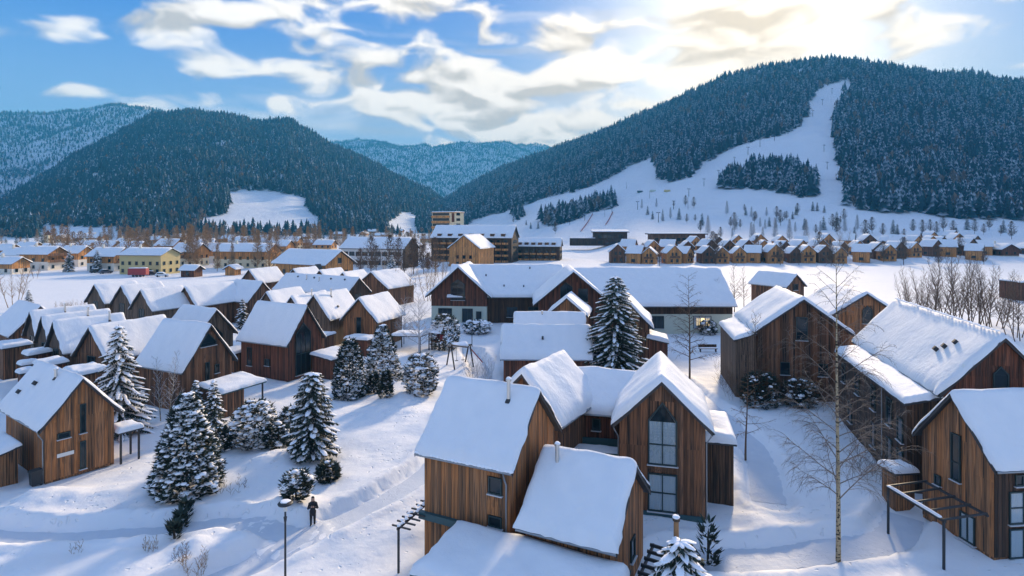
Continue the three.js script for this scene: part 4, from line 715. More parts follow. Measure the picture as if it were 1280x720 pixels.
{ // tower block and hotel
  let [X, d] = onGround(560, 304); d = 330; X = -80 / FOC * d;
  const t = thing('tower_block', 'flat-roofed yellow-brown tower block with balcony bands beside the hotel', 'building'); t.position.copy(at(X, d, 0)); t.rotation.y = Math.atan2(-.45, .9);
  part('wall', new MB().box(0, 12.2, 0, 15, 26, 10).geo(), M.cream, t); const y0 = 1;
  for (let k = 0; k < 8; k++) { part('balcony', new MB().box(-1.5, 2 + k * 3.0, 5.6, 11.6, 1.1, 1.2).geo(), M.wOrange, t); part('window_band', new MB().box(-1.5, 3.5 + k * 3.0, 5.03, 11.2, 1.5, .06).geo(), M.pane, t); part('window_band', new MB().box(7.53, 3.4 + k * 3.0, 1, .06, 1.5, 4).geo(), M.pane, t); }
  part('stair_panel', new MB().box(6.6, 22.5, 5.05, 1.8, 5, .12).geo(), M.wRed, t);
  const r = part('roof', new MB().box(0, 25.4, 0, 15.8, .4, 10.8).geo(), M.wOrange, t); part('snow', snowOnSlab(15.6, 10.6, 25.61, 25.61, .4, 5), M.snow, r);
}
const hotelWing = (label, X, d, L, W, ye, yr, o = {}) => {
  const H = house({ name: 'hotel_wing', label, category: 'hotel', c: [X, d], g: o.g || [.9, -.44], L, half: W / 2 + .6, ye, yr, T: .45, go: .5, eo: .6, wood: o.wood || M.wDark, y: -.2, win: [] });
  const n = Math.floor(L / 3.6); for (let r = 0; r * 3 + 2.6 < ye; r++) for (let k = 0; k < n; k++) { addWindow(H.t, H.body, '+z', (k - (n - 1) / 2) * 3.5, .9 + r * 2.9, 1.5, 1.6, { sill: false }); part('balcony', new MB().box((k - (n - 1) / 2) * 3.5, .75 + r * 2.9, H.body.w / 2 + .5, 2.9, .9, .9).geo(), M.wOrange, H.t); }
  for (let k = 0; k < (o.dormers || 0); k++) { const u = (k - (o.dormers - 1) / 2) * (L - 4) / o.dormers; const q = part('dormer', new MB().box(u, ye + .9, W / 2 - .6, 2.0, 2.2, 1.6).geo(), M.wBrown, H.roof); const s = part('snow', snowOnSlab(2.4, 2.4, 0, 0, .4, k), M.snow, H.roof); s.position.set(u, ye + 2.02, W / 2 - .7); }
  for (let r = 0; r * 3 + 2.6 < ye; r++) for (let k = 0; k < 3; k++) addWindow(H.t, H.body, '+x', (k - 1) * 3, .9 + r * 2.9, 1.3, 1.5, { sill: false });
  return H;
};
hotelWing('four-storey dark brown hotel wing with a row of dormers under a snowy roof', 2, 286, 42, 16, 12.2, 18.2, { dormers: 7, g: [.97, -.22] });
hotelWing('orange-brown hotel gable with balconies facing the bare trees', -21, 250, 20, 14, 8.2, 14.0, { wood: M.wOrange, g: [-.3, -.95] });
hotelWing('lower hotel wing with small dormers beside the ski station', 26, 300, 32, 12, 7.5, 11.5, { dormers: 8, g: [.98, -.18] });
{ // ski station
  let [X, d] = onGround(762, 306); const t = thing('ski_station', 'dark ski lift station with flat roof and glazed front at the slope foot', 'building'); t.position.copy(at(X, d)); t.rotation.y = -.1;
  part('wall', new MB().box(0, 4.4, 0, 24, 9.8, 14).geo(), M.wDark, t); const r = part('roof', new MB().prismX([[8, 9.6], [-8, 10.8], [-8, 10.3], [8, 9.1]], -13.5, 13.5).geo(), M.wRed, t); part('snow', snowOnSlab(27, 16, 10.81, 9.61, .4, 6), M.snow, r);
  part('low_wing', new MB().box(-20, 2.2, 1, 18, 5.4, 12).geo(), M.wDark, t); part('snow', snowOnSlab(18.6, 12.6, 4.92, 4.92, .4, 8), M.snow, t).position.set(-20, 0, 1);
  for (let k = 0; k < 5; k++) addWindow(t, { l: 24, w: 14 }, '+z', (k - 2) * 3.6, 4.6, 3.0, 2.8, { cols: 2, sill: false }); for (let k = 0; k < 4; k++) addWindow(t, { l: 24, w: 14 }, '+z', (k - 1.5) * 4.6, .5, 3.2, 2.6, { sill: false });
}
{ const [X, d] = onGround(845, 304); const t = thing('valley_hall', 'long low hall with flat snowy roof behind the slope-foot chalets', 'building'); t.position.copy(at(X, d)); part('wall', new MB().box(0, 2.6, 0, 34, 6.2, 12).geo(), M.wBrown, t); const r = part('roof', new MB().box(0, 6, 0, 37, .6, 15).geo(), M.wRed, t); part('snow', snowOnSlab(36.8, 14.8, 6.3, 6.3, .45, 4), M.snow, r); for (let k = 0; k < 9; k++) addWindow(t, { l: 34, w: 12 }, '+z', (k - 4) * 3.5, 1.4, 2.4, 2.2, { sill: false }); }

// chalets at the foot of the ski slope
{
  const grp = 'chalets at the foot of the ski slope', lab = ['orange timber chalet at the slope foot with gable towards the field', 'brown timber chalet at the slope foot with gable towards the field', 'timber chalet at the slope foot turned sideways with its snowy roof slope in view'];
  const mk = (k, g) => { const H = house({ name: 'slope_chalet', label: lab[k], group: grp, c: [0, 0], g, L: 8.4, half: 4.0, ye: 5.2, yr: 8.9, T: .38, go: .5, eo: .5, wood: [M.wOrange, M.wBrown, M.wOrange][k], y: 0, far: true, win: [] });
    for (const [u, y, w, h] of [[-1.4, 1, 1.1, 1.5], [1.4, 1, 1.1, 1.5], [-.9, 4, .9, 1.5], [.9, 4, .9, 1.5]]) addWindow(H.t, H.body, '+x', u, y, w, h, { sill: false }); addWindow(H.t, H.body, '+z', 0, 1, 2, 1.5, { sill: false });
    part('balcony', new MB().box(H.body.l / 2 + .5, 3.1, 0, 1, .14, 5).box(H.body.l / 2 + .97, 3.55, 0, .07, .8, 5).geo(), M.wBrown, H.t); return H.t; };
  const proto = [mk(0, gF), mk(1, gF), mk(2, gR)], R = rng(77), fresh = [1, 1, 1];
  const spots = [];
  const row = (x0, x1, y0, y1, n) => { for (let k = 0; k < n; k++) { const t = n > 1 ? k / (n - 1) : 0; spots.push([lerp(x0, x1, t) + (R() - .5) * 7, lerp(y0, y1, t) + (R() - .5) * 1.6]); } };
  row(772, 1030, 329, 328, 13); row(788, 1072, 320, 319, 13); row(868, 1110, 312, 311, 10); row(1045, 1110, 328, 326, 3); row(1098, 1205, 323, 319, 6); row(1120, 1215, 312, 311, 6); row(1140, 1190, 305, 304, 3); row(1220, 1232, 325, 318, 2);
  spots.forEach(([px, py]) => { const k = R() < .5 ? 0 : R() < .62 ? 1 : 2, [X, d] = onGround(px, py); const o = fresh[k] ? proto[k] : copyOf(proto[k]); fresh[k] = 0; o.position.copy(at(X, d)); o.position.y -= .3; o.rotation.y = (k === 2 ? Math.atan2(-.6, .8) : Math.atan2(-1, -.1)) + (R() - .5) * .5; const q = .86 + R() * .2; o.scale.set(q, q, q); });
}
vHouse('wide low wooden house with snowy roof beside the slope-foot chalets', 1252, 319, 8, 14, 3.4, 6.2, gF, { rows: 1, lower: .2, wood: M.wRed });
vHouse('red-brown cottage at the end of the slope-foot chalets', 1290, 318, 8, 13, 3.4, 6, gF, { rows: 1, lower: .2, wood: M.wRed });
annex({ name: 'field_shed', label: 'plain brown shed beyond the bare thicket on the field', category: 'shed', c: onGround(1287, 374), g: gF, l: 7, w: 9, y0: 5, y1: 4.4, wood: M.wRed });

// vehicles and clutter by the yellow building
{
  const [X, d] = onGround(173, 346); const t = thing('red_trailer', 'long red covered trailer parked by the yellow building', 'trailer'); t.position.copy(at(X, d)); t.rotation.y = .1;
  part('body', new MB().prismX([[-1.1, .7], [1.1, .7], [1.1, 2.7], [.8, 3], [-.8, 3], [-1.1, 2.7]], -3, 3).geo(), M.red, t); for (const x of [-1.2, 0, 1.2]) for (const z of [-1, 1]) { const w = part('wheel', new THREE.CylinderGeometry(.42, .42, .25, 18).rotateX(Math.PI / 2), M.dark, t); w.position.set(x, .4, z); } part('snow', snowOnSlab(5.8, 1.6, 3.01, 3.01, .25, 2), M.snow, t);
}
function car(px, py, paint, label, rot) {
  const [X, d] = onGround(px, py), t = thing('parked_car', label, 'car', 'cars parked along the field'); t.position.copy(at(X, d)); t.rotation.y = rot;
  const prof = [[-2.1, .35], [2.1, .35], [2.15, .75], [1.9, .9], [1.0, .98], [.45, 1.45], [-1.4, 1.5], [-1.95, 1.0], [-2.15, .85]];
  const sh = new THREE.Shape(prof.map(q => new THREE.Vector2(...q))); part('body', new THREE.ExtrudeGeometry(sh, { depth: 1.5, bevelSize: .08, bevelThickness: .1, bevelSegments: 2 }).translate(0, 0, -.75), paint, t);
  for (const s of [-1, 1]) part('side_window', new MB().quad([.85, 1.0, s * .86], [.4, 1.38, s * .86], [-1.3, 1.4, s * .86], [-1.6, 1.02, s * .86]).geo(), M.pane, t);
  for (const x of [-1.3, 1.35]) for (const z of [-.8, .8]) { const w = part('wheel', new THREE.CylinderGeometry(.32, .32, .2, 18).rotateX(Math.PI / 2), M.dark, t); w.position.set(x, .32, z); }
  part('snow', snowOnSlab(1.7, 1.3, 1.52, 1.52, .18, px), M.clump, t).position.x = -.5;
}
car(190, 344, M.dark, 'dark car parked beside the red trailer', .1); car(203, 346, std({ color: lin(.7, .7, .7), roughness: .4 }), 'white car parked between the dark car and the field shed', .2); car(121, 341, M.dark, 'dark car at the white-based chalet with a conifer', 1.2); car(132, 342, std({ color: lin(.08, .09, .12), roughness: .4 }), 'slate car under the eaves of the wood-gabled chalet', 1.1);

// ---------------------------------------------------------------- ski slope details
{
  const R = rng(5);
  const proto = thing('lift_pylon', 'lift pylon with cross arm standing on the ski slope', 'pylon', 'lift pylons on the ski slope');
  part('mast', new THREE.CylinderGeometry(.25, .4, 12, 8).translate(0, 6, 0), M.dark, proto); part('cross_arm', new MB().box(0, 11.8, 0, 5.4, .4, .4).geo(), M.dark, proto); for (const s of [-1, 1]) part('sheave_train', new MB().box(s * 2.5, 11.4, 0, .3, .4, 2.2).geo(), M.dark, proto);
  const pts = [[823, 278], [842, 262], [861, 246], [880, 233], [898, 222], [918, 205], [935, 194], [950, 184], [968, 176], [985, 168], [1002, 158], [1016, 146], [1028, 132], [1040, 118], [797, 262], [765, 268], [731, 276], [701, 272], [1030, 190], [1034, 212]];
  pts.forEach(([px, py], k) => { const [X, d] = onGround(px, py), o = k ? copyOf(proto) : proto; o.position.copy(at(X, d)); o.rotation.y = .5; const q = d > 900 ? 1.05 : .85; o.scale.set(q, q, q); });
  const lampP = thing('floodlight_mast', 'slim floodlight mast beside the ski slope', 'mast', 'floodlight masts by the ski slope'); part('mast', new THREE.CylinderGeometry(.12, .2, 9, 8).translate(0, 4.5, 0), M.dark, lampP); part('lamp_head', new MB().box(0, 9.1, 0, 1.6, .6, .5).geo(), M.white, lampP);
  [[683, 276], [698, 274], [712, 281], [740, 262], [783, 236], [756, 271], [860, 262], [900, 232], [812, 248]].forEach(([px, py], k) => { const [X, d] = onGround(px, py), o = k ? copyOf(lampP) : lampP; o.position.copy(at(X, d)); });
  // red safety nets: a run of posts and mesh strips
  const net = (label, a, b) => { const t = thing('safety_net', label, 'fence', 'red safety nets on the ski slope'); const A = onGround(...a), B = onGround(...b), n = 9; t.position.copy(at(A[0], A[1])); const P = []; for (let k = 0; k <= n; k++) { const X = lerp(A[0], B[0], k / n), d = lerp(A[1], B[1], k / n), q = at(X, d); P.push([q.x - t.position.x, q.y - t.position.y, q.z - t.position.z]); }
    for (let k = 0; k < n; k++) { const p = P[k], q = P[k + 1], m = new MB(); m.bar([p[0], p[1] + 1, p[2]], [q[0], q[1] + 1, q[2]], .12, 1.6); part('net_panel', m.geo(), M.red, t); boxPart('post', M.dark, t, p[0], p[1] + 1, p[2], .15, 2.4, .15); } };
  net('longer red safety net climbing the slope above the ski station', [726, 290], [741, 268]); net('short red safety net beside the longer one above the ski station', [757, 282], [766, 266]);
  // slope-side tents and snow gun
  for (const [px, py, m, label] of [[800, 241, M.teal, 'green equipment tent on the ski slope'], [834, 240, M.yellow, 'yellow equipment tent on the ski slope'], [816, 240, M.paleGreen, 'pale equipment tent between the green and yellow tents']]) { const [X, d] = onGround(px, py), t = thing('slope_tent', label, 'tent'); t.position.copy(at(X, d)); part('cover', new MB().prismX([[-2.4, 0], [2.4, 0], [2, 2], [0, 3], [-2, 2]], -4, 4).geo(), m, t); part('door', new MB().box(4.03, 1, 0, .04, 2, 1.6).geo(), M.dark, t); }
}

// ---------------------------------------------------------------- trees and shrubs
function placeTree(t, X, d, rot = 0, sc = 1) { t.position.copy(at(X, d)); t.position.y -= .05; t.rotation.y = rot; t.scale.setScalar(sc); return t; }
// snow-laden spruce: trunk, drooping boughs of needle sprays, snow pads on the boughs
function spruceGeo(seed, h, r, o = {}) {
  const R = rng(seed), tr = new SM(), fo = new SM(), sn = new SM(), sway = (R() - .5) * .3;
  tr.tube([[0, -.3, 0], [sway * .3, h * .5, 0], [sway * .5, h * .98, 0]], [.035 * h * .5, .02 * h * .5, .01], 8);
  const whorls = Math.round(h * (o.dens || 3.0));
  for (let w = 0; w < whorls; w++) {
    const t = .05 + .92 * w / whorls + R() * .02, y = h * t, n = Math.max(4, Math.round((o.n || 9) * (1 - t * .45))), a0 = R() * 6.28;
    const lens = r * Math.pow(1 - t, o.pow || .8) * (o.skirt && t < .12 ? .75 : 1);
    for (let b = 0; b < n; b++) {
      const a = a0 + b / n * 6.283 + (R() - .5) * .5, len = Math.max(.16, lens * (.68 + R() * .42)), ca = Math.cos(a), sa = Math.sin(a), droop = (o.droop ?? .42) * (.7 + R() * .6), steps = Math.max(2, Math.round(len / .2));
      const pos = q => [ca * len * q + sway * t * .5, y + len * (.12 * q - droop * q * q * (1 - .25 * q)), sa * len * q];
      if (len > .6) tr.tube([pos(0), pos(.5), pos(.9)], [.03, .02, .008], 3);
      for (let k = 1; k <= steps; k++) {
        const q = k / steps, [x, yy, z] = pos(q), tw = (.30 + .22 * (1 - q)) * (o.twig || 1) * Math.min(1, .45 + len);
        if (q < .25 && len > 1) continue;
        for (const s of [-1, 1, 0]) {
          const ang = a + s * (.75 + R() * .4), dx = Math.cos(ang), dz = Math.sin(ang), dy = -.25 - R() * .45; fo.kite(x, yy, z, dx, dy, dz, -dz * (.6 + R() * .4), (R() - .5) * .7, dx * (.6 + R() * .4), tw * (.8 + R() * .5), .055 + .05 * R());
          if (R() < .6) fo.kite(x, yy - .03, z, dx * .7, -.8, dz * .7, -dz, 0, dx, tw * .7, .06);
        }
        if (R() < (o.snow ?? .5) * 1.25) { const L = .10 + .15 * R(); sn.lump(x, yy + .025, z, L * 1.6, .035 + .045 * R(), L * .85, -a, R, -.3 * q); }
      }
    }
  }
  return { tr: tr.geo(), fo: fo.geo(), sn: sn.geo() };
}
function conifer(label, geo, name = 'snowy_spruce', group, mat = M.needle) { const t = thing(name, label, 'tree', group); part('trunk', geo.tr, M.bark, t); const c = part('crown', geo.fo, mat, t); part('snow', geo.sn, M.clump, c).userData.kind = 'stuff'; return t; }
// dense clipped-looking evergreen (thuja, juniper): sprays filling a shape given by radius(t)
function shrubGeo(seed, h, rad, n, o = {}) {
  const R = rng(seed), fo = new SM(), sn = new SM(), tr = new SM(); tr.tube([[0, -.2, 0], [0, h * .8, 0]], [.09, .03], 6);
  for (let k = 0; k < n; k++) {
    const t = R(), a = R() * 6.283, rr = rad(t) * (1 + .22 * N2(Math.cos(a) * 1.7 + seed, t * h * 1.2, Math.sin(a) * 1.7)), q = .55 + .5 * Math.sqrt(R()), x = Math.cos(a) * rr * q, z = Math.sin(a) * rr * q, y = t * h;
    for (let j = 0; j < 3; j++) { const b = a + (R() - .5) * 1.6, up = (o.up ?? .35) + (R() - .5) * .9; fo.kite(x, y, z, Math.cos(b), up, Math.sin(b), -Math.sin(b) * .7, R() - .5, Math.cos(b) * .7, .26 + .26 * R(), .07 + .06 * R()); }
    if (q > .82 && R() < (o.snow ?? .3) * .42) { const L = (o.lump || .2) * (.35 + 1.1 * R() * R()); sn.lump(x * 1.03, y + .08, z * 1.03, L, L * .55, L * .9, R() * 6, R); }
  }
  return { tr: tr.geo(), fo: fo.geo(), sn: sn.geo() };
}
// bare tree: trunk, limbs, twigs
function bareGeo(seed, h, o = {}) {
  const R = rng(seed), tr = new SM(), cr = new SM(), r0 = o.r || h * .011;
  const stem = (base, dir, len, rad, lean) => { const n = 10, P = [], Q = []; let p = [...base], d = new THREE.Vector3(...dir).normalize(); for (let k = 0; k <= n; k++) { P.push([...p]); Q.push(rad * Math.pow(1 - k / n * .94, 1.05)); d.x += (R() - .5) * lean; d.z += (R() - .5) * lean; d.y += .03; d.normalize(); p = [p[0] + d.x * len / n, p[1] + d.y * len / n, p[2] + d.z * len / n]; } return [P, Q]; };
  const grow = (p, d, len, rad, lvl) => {
    const n = lvl === 1 ? 6 : lvl === 2 ? 4 : 2, P = [], Q = [], dir = d.clone(); let c = [...p];
    for (let k = 0; k <= n; k++) { P.push([...c]); Q.push(Math.max(o.min || .006, rad * (1 - k / n * .85))); const droop = lvl === 1 ? (o.up ?? .10) : (o.droop ?? -.05); dir.y += droop; dir.x += (R() - .5) * .22; dir.z += (R() - .5) * .22; dir.normalize(); c = [c[0] + dir.x * len / n, c[1] + dir.y * len / n, c[2] + dir.z * len / n]; }
    cr.tube(P, Q, lvl === 1 ? 5 : 3);
    if (lvl >= (o.lvl || 3)) return;
    const m = lvl === 1 ? Math.max(4, Math.round(len * (o.k1 || 4.5))) : Math.max(3, Math.round(len * (o.k2 || 6)));
    for (let k = 0; k < m; k++) { const q = .15 + .85 * (k + R()) / m, i = Math.min(n - 1, Math.floor(q * n)), f = q * n - i, a = P[i], b = P[Math.min(n, i + 1)]; const nd = new THREE.Vector3(b[0] - a[0], b[1] - a[1], b[2] - a[2]).normalize(); nd.x += (R() - .5) * 1.7; nd.y += (R() - .45) * 1.1; nd.z += (R() - .5) * 1.7; nd.normalize(); grow([lerp(a[0], b[0], f), lerp(a[1], b[1], f), lerp(a[2], b[2], f)], nd, len * (.25 + .3 * R()) * (1 - q * .4), rad * .45, lvl + 1); }
  };
  for (let s = 0; s < (o.stems || 1); s++) {
    const a = s / (o.stems || 1) * 6.28 + R(), sp = o.stems > 1 ? (o.spread || .18) : 0, H = h * (s ? .75 + .25 * R() : 1), [P, Q] = stem([Math.cos(a) * sp, -.3, Math.sin(a) * sp], [Math.cos(a) * Math.min(.25, sp * .5), 1, Math.sin(a) * Math.min(.25, sp * .5)], H, r0 * (o.stems > 1 ? .7 : 1), o.lean ?? .05); tr.tube(P, Q, 8);
    const m = Math.round(H * (o.k0 || 2.2));
    for (let k = 0; k < m; k++) { const q = lerp(o.from ?? .22, .99, (k + R() * .8) / m), i = Math.min(9, Math.floor(q * 10)), f = q * 10 - i, A = P[i], B = P[i + 1], an = k * 2.4 + R(); const up = o.rise ?? .55; grow([lerp(A[0], B[0], f), lerp(A[1], B[1], f), lerp(A[2], B[2], f)], new THREE.Vector3(Math.cos(an), up + .4 * (q - .5), Math.sin(an)).normalize(), H * (o.reach || .24) * (1.15 - q * .85) * (.7 + .5 * R()), r0 * (o.thin || .38) * (1.1 - q * .7), 1); }
  }
  const g1 = tr.geo(), uv = []; const p = g1.attributes.position; for (let i = 0; i < p.count; i++) uv.push(Math.atan2(p.getX(i), p.getZ(i)) / 6.283 + .5, p.getY(i) / 3); g1.setAttribute('uv', new THREE.Float32BufferAttribute(uv, 2));
  return { tr: g1, cr: cr.geo() };
}
function bare(label, geo, trunk, twig, name = 'bare_tree', group) { const t = thing(name, label, 'tree', group); part('trunk', geo.tr, trunk, t); part('crown', geo.cr, twig, t); return t; }

// large conifers
const gS1 = spruceGeo(101, 9.6, 3.0, { snow: .85, droop: .5, n: 9 }), gS2 = spruceGeo(102, 12.6, 4.7, { snow: .42, droop: .3, n: 11, dens: 3.0, pow: .62, twig: 1.3 }), gS3 = spruceGeo(103, 6.9, 2.1, { snow: .5, droop: .26, pow: .5, n: 10, twig: 1.25 }), gS4 = spruceGeo(104, 5.2, 1.25, { snow: .4, droop: .3, n: 7 });
placeTree(conifer('big snow-laden spruce with drooping white boughs between the chalets', gS1), ...onGround(149, 541), .4);
placeTree(conifer('large dark green spruce with snow pads behind the gabled houses', gS2, 'snowy_spruce', undefined, M.needleB), 12.0, 67.0, 1.2);
placeTree(conifer('broad dark spruce standing alone on the snow left of the winding path'.replace(' left of', ' beside'), gS3), ...onGround(390, 570), 2);
const dense = (label, px, py, seed, h, w, n, o = {}) => { const g = shrubGeo(seed, h, o.rad || (t => w * Math.pow(Math.max(.02, 1 - t), .62) * (t < .1 ? .75 + t * 2.5 : 1)), n, o); const t = conifer(label, g, o.name || 'snowy_evergreen', o.group); const [X, d] = onGround(px, py); placeTree(t, X, d, seed); return t; };
const egg = (w) => (t => w * Math.sqrt(Math.max(0, 1 - Math.pow(Math.abs(t - .42) / .6, 2.2))));
dense('thick cone-shaped evergreen loaded with snow clumps beside the orange-brown gabled house', 234, 614, 201, 6.5, 2.2, 2900, { snow: 1.7, lump: .24, up: .1 });
dense('small round evergreen tucked against the thick cone-shaped evergreen', 272, 563, 202, 1.7, .95, 420, { rad: egg(.95), snow: .5 });
dense('bushy snow-covered evergreen beside the open porch with green fascia', 318, 556, 203, 3.5, 1.5, 800, { rad: egg(1.55), snow: 1.3, lump: .32 });
dense('low dark bush under a snow cap between two evergreens', 348, 558, 204, 1.6, .9, 420, { rad: egg(.9), snow: .45, lump: .3 });
dense('dark upright evergreen, larger of the pair before the chalet porch', 437, 496, 205, 6.0, 1.7, 1600, { rad: t => 1.75 * Math.pow(Math.max(.02, 1 - t), .45) * (t < .15 ? .8 + t : 1), snow: .9, lump: .24 });
dense('second snow-flecked evergreen of the pair before the chalet porch', 478, 474, 206, 6.2, 2.1, 1700, { rad: t => 2.2 * Math.pow(Math.max(.02, 1 - t), .6), snow: 1.3, lump: .28 });
dense('small cone bush in the snow at the foot of the evergreen pair', 467, 491, 207, 2.0, .65, 380, { snow: .5 });
dense('slim cone bush standing alone by the evergreen pair', 483, 496, 208, 2.6, .6, 420, { snow: .5 });
dense('round snow-dotted shrub on the open snow between playground and path', 526, 491, 209, 4.0, 1.5, 1100, { rad: egg(1.55), snow: 1.2, lump: .3 });
dense('dark tufted bush poking from a snow mound', 370, 621, 210, 1.5, .8, 380, { rad: egg(.75), snow: .5, lump: .36 });
dense('small snow-capped bush beside the tufted bush', 410, 600, 211, 1.2, .62, 320, { rad: egg(.6), snow: .35, lump: .22 });
dense('pair of snow-buried shrubs behind the bushy evergreen'.replace('pair of snow-buried shrubs', 'snow-buried shrub'), 366, 538, 212, 2.0, .9, 420, { rad: egg(.9), snow: .6, lump: .3 });
dense('snow-heaped hedge bush by the lodge entrance', 596, 416, 213, 2.0, 2.0, 700, { rad: egg(2.2), snow: .8, lump: .45 });
dense('bright snow-heaped bush near the lit lodge window', 885, 418, 214, 2.2, 1.2, 420, { rad: egg(1.3), snow: .6, lump: .35 });
dense('leaning snow-draped evergreen beside the swing frame', 556, 436, 215, 5.0, 2.0, 1000, { rad: egg(2.0), snow: .55, lump: .34 });
dense('snow-topped bush at the foot of the tall timber house', 1000, 506, 216, 2.4, 1.5, 600, { rad: egg(1.5), snow: .5, lump: .3 });
dense('dark snow-flecked bush against the tall timber house wall', 950, 506, 217, 3.2, 1.7, 700, { rad: egg(1.7), snow: .3, lump: .25 });
{ const g = spruceGeo(110, 5.3, 2.6, { snow: .7, droop: .42, n: 10, dens: 3.6, pow: .62 }); placeTree(conifer('heavily snowed spruce top beside the dark slatted pergola', g), 7.15, 24.4, 1).position.y = -.4; }
{ const t = thing('wooden_post', 'weathered wooden post capped with snow above the snowed spruce top', 'post'); t.position.copy(at(7.3, 25.6)); part('shaft', new THREE.CylinderGeometry(.11, .14, 5.2, 10).translate(0, 2.4, 0), M.frameWood, t); part('cap', new THREE.CylinderGeometry(.16, .16, .12, 10).translate(0, 5.05, 0), M.bark, t); const s = new SM(); s.lump(0, 5.14, 0, .17, .09, .17, 0, rng(2));  part('snow', s.geo(), M.clump, t); }
{ const g = shrubGeo(220, 2.3, t => .5 * (1 - t * .7), 60, { snow: .4, up: .9 }); const t = conifer('sparse upright sapling beside the heavily snowed spruce top', g, 'sapling'); placeTree(t, ...onGround(885, 706)); }
[[192, 403, 4.6, 'small dark spruce between the three-gabled group and the wide chalet'], [226, 402, 5.8, 'taller small spruce before the chalet with the lit roof'], [303, 410, 5.4, 'small spruce before the blue-shaded chalet roof'], [36, 388, 4.6, 'thin conifer at the field edge behind the terraced row'], [268, 530, 4.2, 'dark narrow spruce against the wide chalet'], [245, 520, 3.6, 'narrow dark spruce beside the birch trunk'], [121, 340, 9, 'dark conifer at the corner of the wood-gabled chalet'], [86, 340, 9, 'snowy conifer in front of the orange chalet'], [490, 352, 9, 'dark conifer before the white block']]
  .forEach(([px, py, h, label], k) => { const [X, d] = onGround(px, py); placeTree(conifer(label, gS4, 'small_spruce'), X, d, k, h / 5.2); });
// dark saplings in a line and dry weeds on the foreground snow
for (const [px, py, h, label] of [[233, 651, 1.1, 'dark sapling, tallest of the line poking through the snow'], [226, 661, .95, 'dark sapling in the middle of the line poking through the snow'], [218, 674, .9, 'dark sapling at the end of the line poking through the snow']]) { const g = shrubGeo(px, h, t => .2 * (1 - t * .6), 60, { snow: .1, up: .8 }); placeTree(conifer(label, g, 'sapling'), ...onGround(px, py)); }
const weed = (label, px, py, h, seed, m, o = {}) => { const g = bareGeo(seed, h, { stems: o.stems || 7, spread: o.spread || .22, r: .02, k0: 5, reach: .4, lvl: 2, k1: 5, from: .15, min: .006, rise: 1.1, lean: .1 }); placeTree(bare(label, g, m, m, 'dry_shrub'), ...onGround(px, py)); };
weed('reddish dry shrub in the foreground snow'.replace('foreground', 'open'), 188, 688, 1.2, 301, M.twigTan); weed('brown dry shrub clump near the lamp post', 243, 716, 1.5, 302, M.twigTan, { stems: 12, spread: .4 }); weed('thin dry shrub between the saplings and the brown clump', 226, 700, 1.4, 303, M.twigBrown); weed('faint dry stalks in the snow below the gabled house', 95, 690, 1.0, 304, M.twigTan, { stems: 4 });
weed('low brown brush beside the thick cone-shaped evergreen', 290, 612, 1.2, 305, M.twigBrown, { stems: 9, spread: .7 }); weed('frosted bare shrub before the long red-brown house', 598, 478, 3.4, 306, M.twigFrost, { stems: 14, spread: 1.2 });
weed('tangled bare bush at the corner of the tall timber house', 925, 498, 4.2, 307, M.twigBrown, { stems: 14, spread: 1.3 }); weed('tangled bare bush below the window of the tall timber house', 975, 505, 3.6, 308, M.twigBrown, { stems: 12, spread: 1.3 }); weed('thin bare bush between the two long timber houses', 1030, 512, 3.6, 309, M.twigBrown, { stems: 9, spread: 1 });
weed('bare bush by the window strip of the long timber house', 1088, 600, 3.6, 310, M.twigBrown, { stems: 6, spread: .5 });

// bare trees
{ const g = bareGeo(401, 17.6, { r: .14, k0: 2.5, reach: .25, up: -.02, droop: -.26, from: .2, rise: .8, k1: 4.6, k2: 7, min: .004, lean: .03, thin: .26 }); placeTree(bare('tall birch with pale trunk and drooping fine twigs before the long timber house', g, M.birch, M.twigGrey, 'birch_tree'), 17.9, 31.6, .5); }
{ const g = bareGeo(402, 8.0, { r: .09, k0: 3, reach: .26, up: .02, droop: -.12, from: .3, rise: .2 }); const t = placeTree(bare('thin dark tree with bent crown on the snow lane', g, M.twigBrown, M.twigBrown), ...onGround(932, 576), 1); t.rotation.z = .05; }
{ const g = bareGeo(403, 6.4, { r: .06, k0: 5, reach: .22, stems: 2, spread: .5, from: .2, rise: .9, up: .08 }); placeTree(bare('pale frosted birch in front of the wide chalet roof', g, M.birch, M.twigFrost, 'birch_tree'), ...onGround(203, 528), 0, 1.1); }
{ const g = bareGeo(404, 12.5, { r: .13, k0: 3.2, reach: .26, up: .0, droop: -.2, from: .2, rise: .5 }); placeTree(bare('weeping bare tree before the plain lodge roof', g, M.twigBrown, M.twigBrown), ...onGround(862, 474), 0); }
{ const g = bareGeo(405, 9.5, { r: .1, k0: 3.4, reach: .27, from: .25, rise: .8, up: .07 }); const a = [['frosted tree before the end of the plain lodge roof', 897, 412, M.twigFrost, .95], ['frosted tree behind the top of the large green spruce', 786, 400, M.twigFrost, .9], ['bare tree beyond the lodge end on the field', 918, 390, M.twigBrown, 1.1], ['second bare tree beyond the lodge end on the field', 930, 388, M.twigBrown, 1.0], ['twiggy dark tree before the lodge roof', 656, 398, M.twigBrown, .62], ['pale tree leaning at the tall timber house corner', 944, 506, M.twigBrown, 1.0]];
  for (const [label, px, py, m, sc] of a) placeTree(bare(label, g, m, m), ...onGround(px, py), px, sc); }
{ const g = bareGeo(406, 9, { r: .13, k0: 4, reach: .34, from: .2, rise: .7, up: .04, k1: 5, k2: 7 }); placeTree(bare('round frosted tree beside the carport and playground', g, M.twigFrost, M.twigFrost), ...onGround(524, 446), 0); const g2 = g; placeTree(bare('smaller frosted tree beside the playground', g2, M.twigFrost, M.twigFrost), ...onGround(505, 430), 2, .8); }
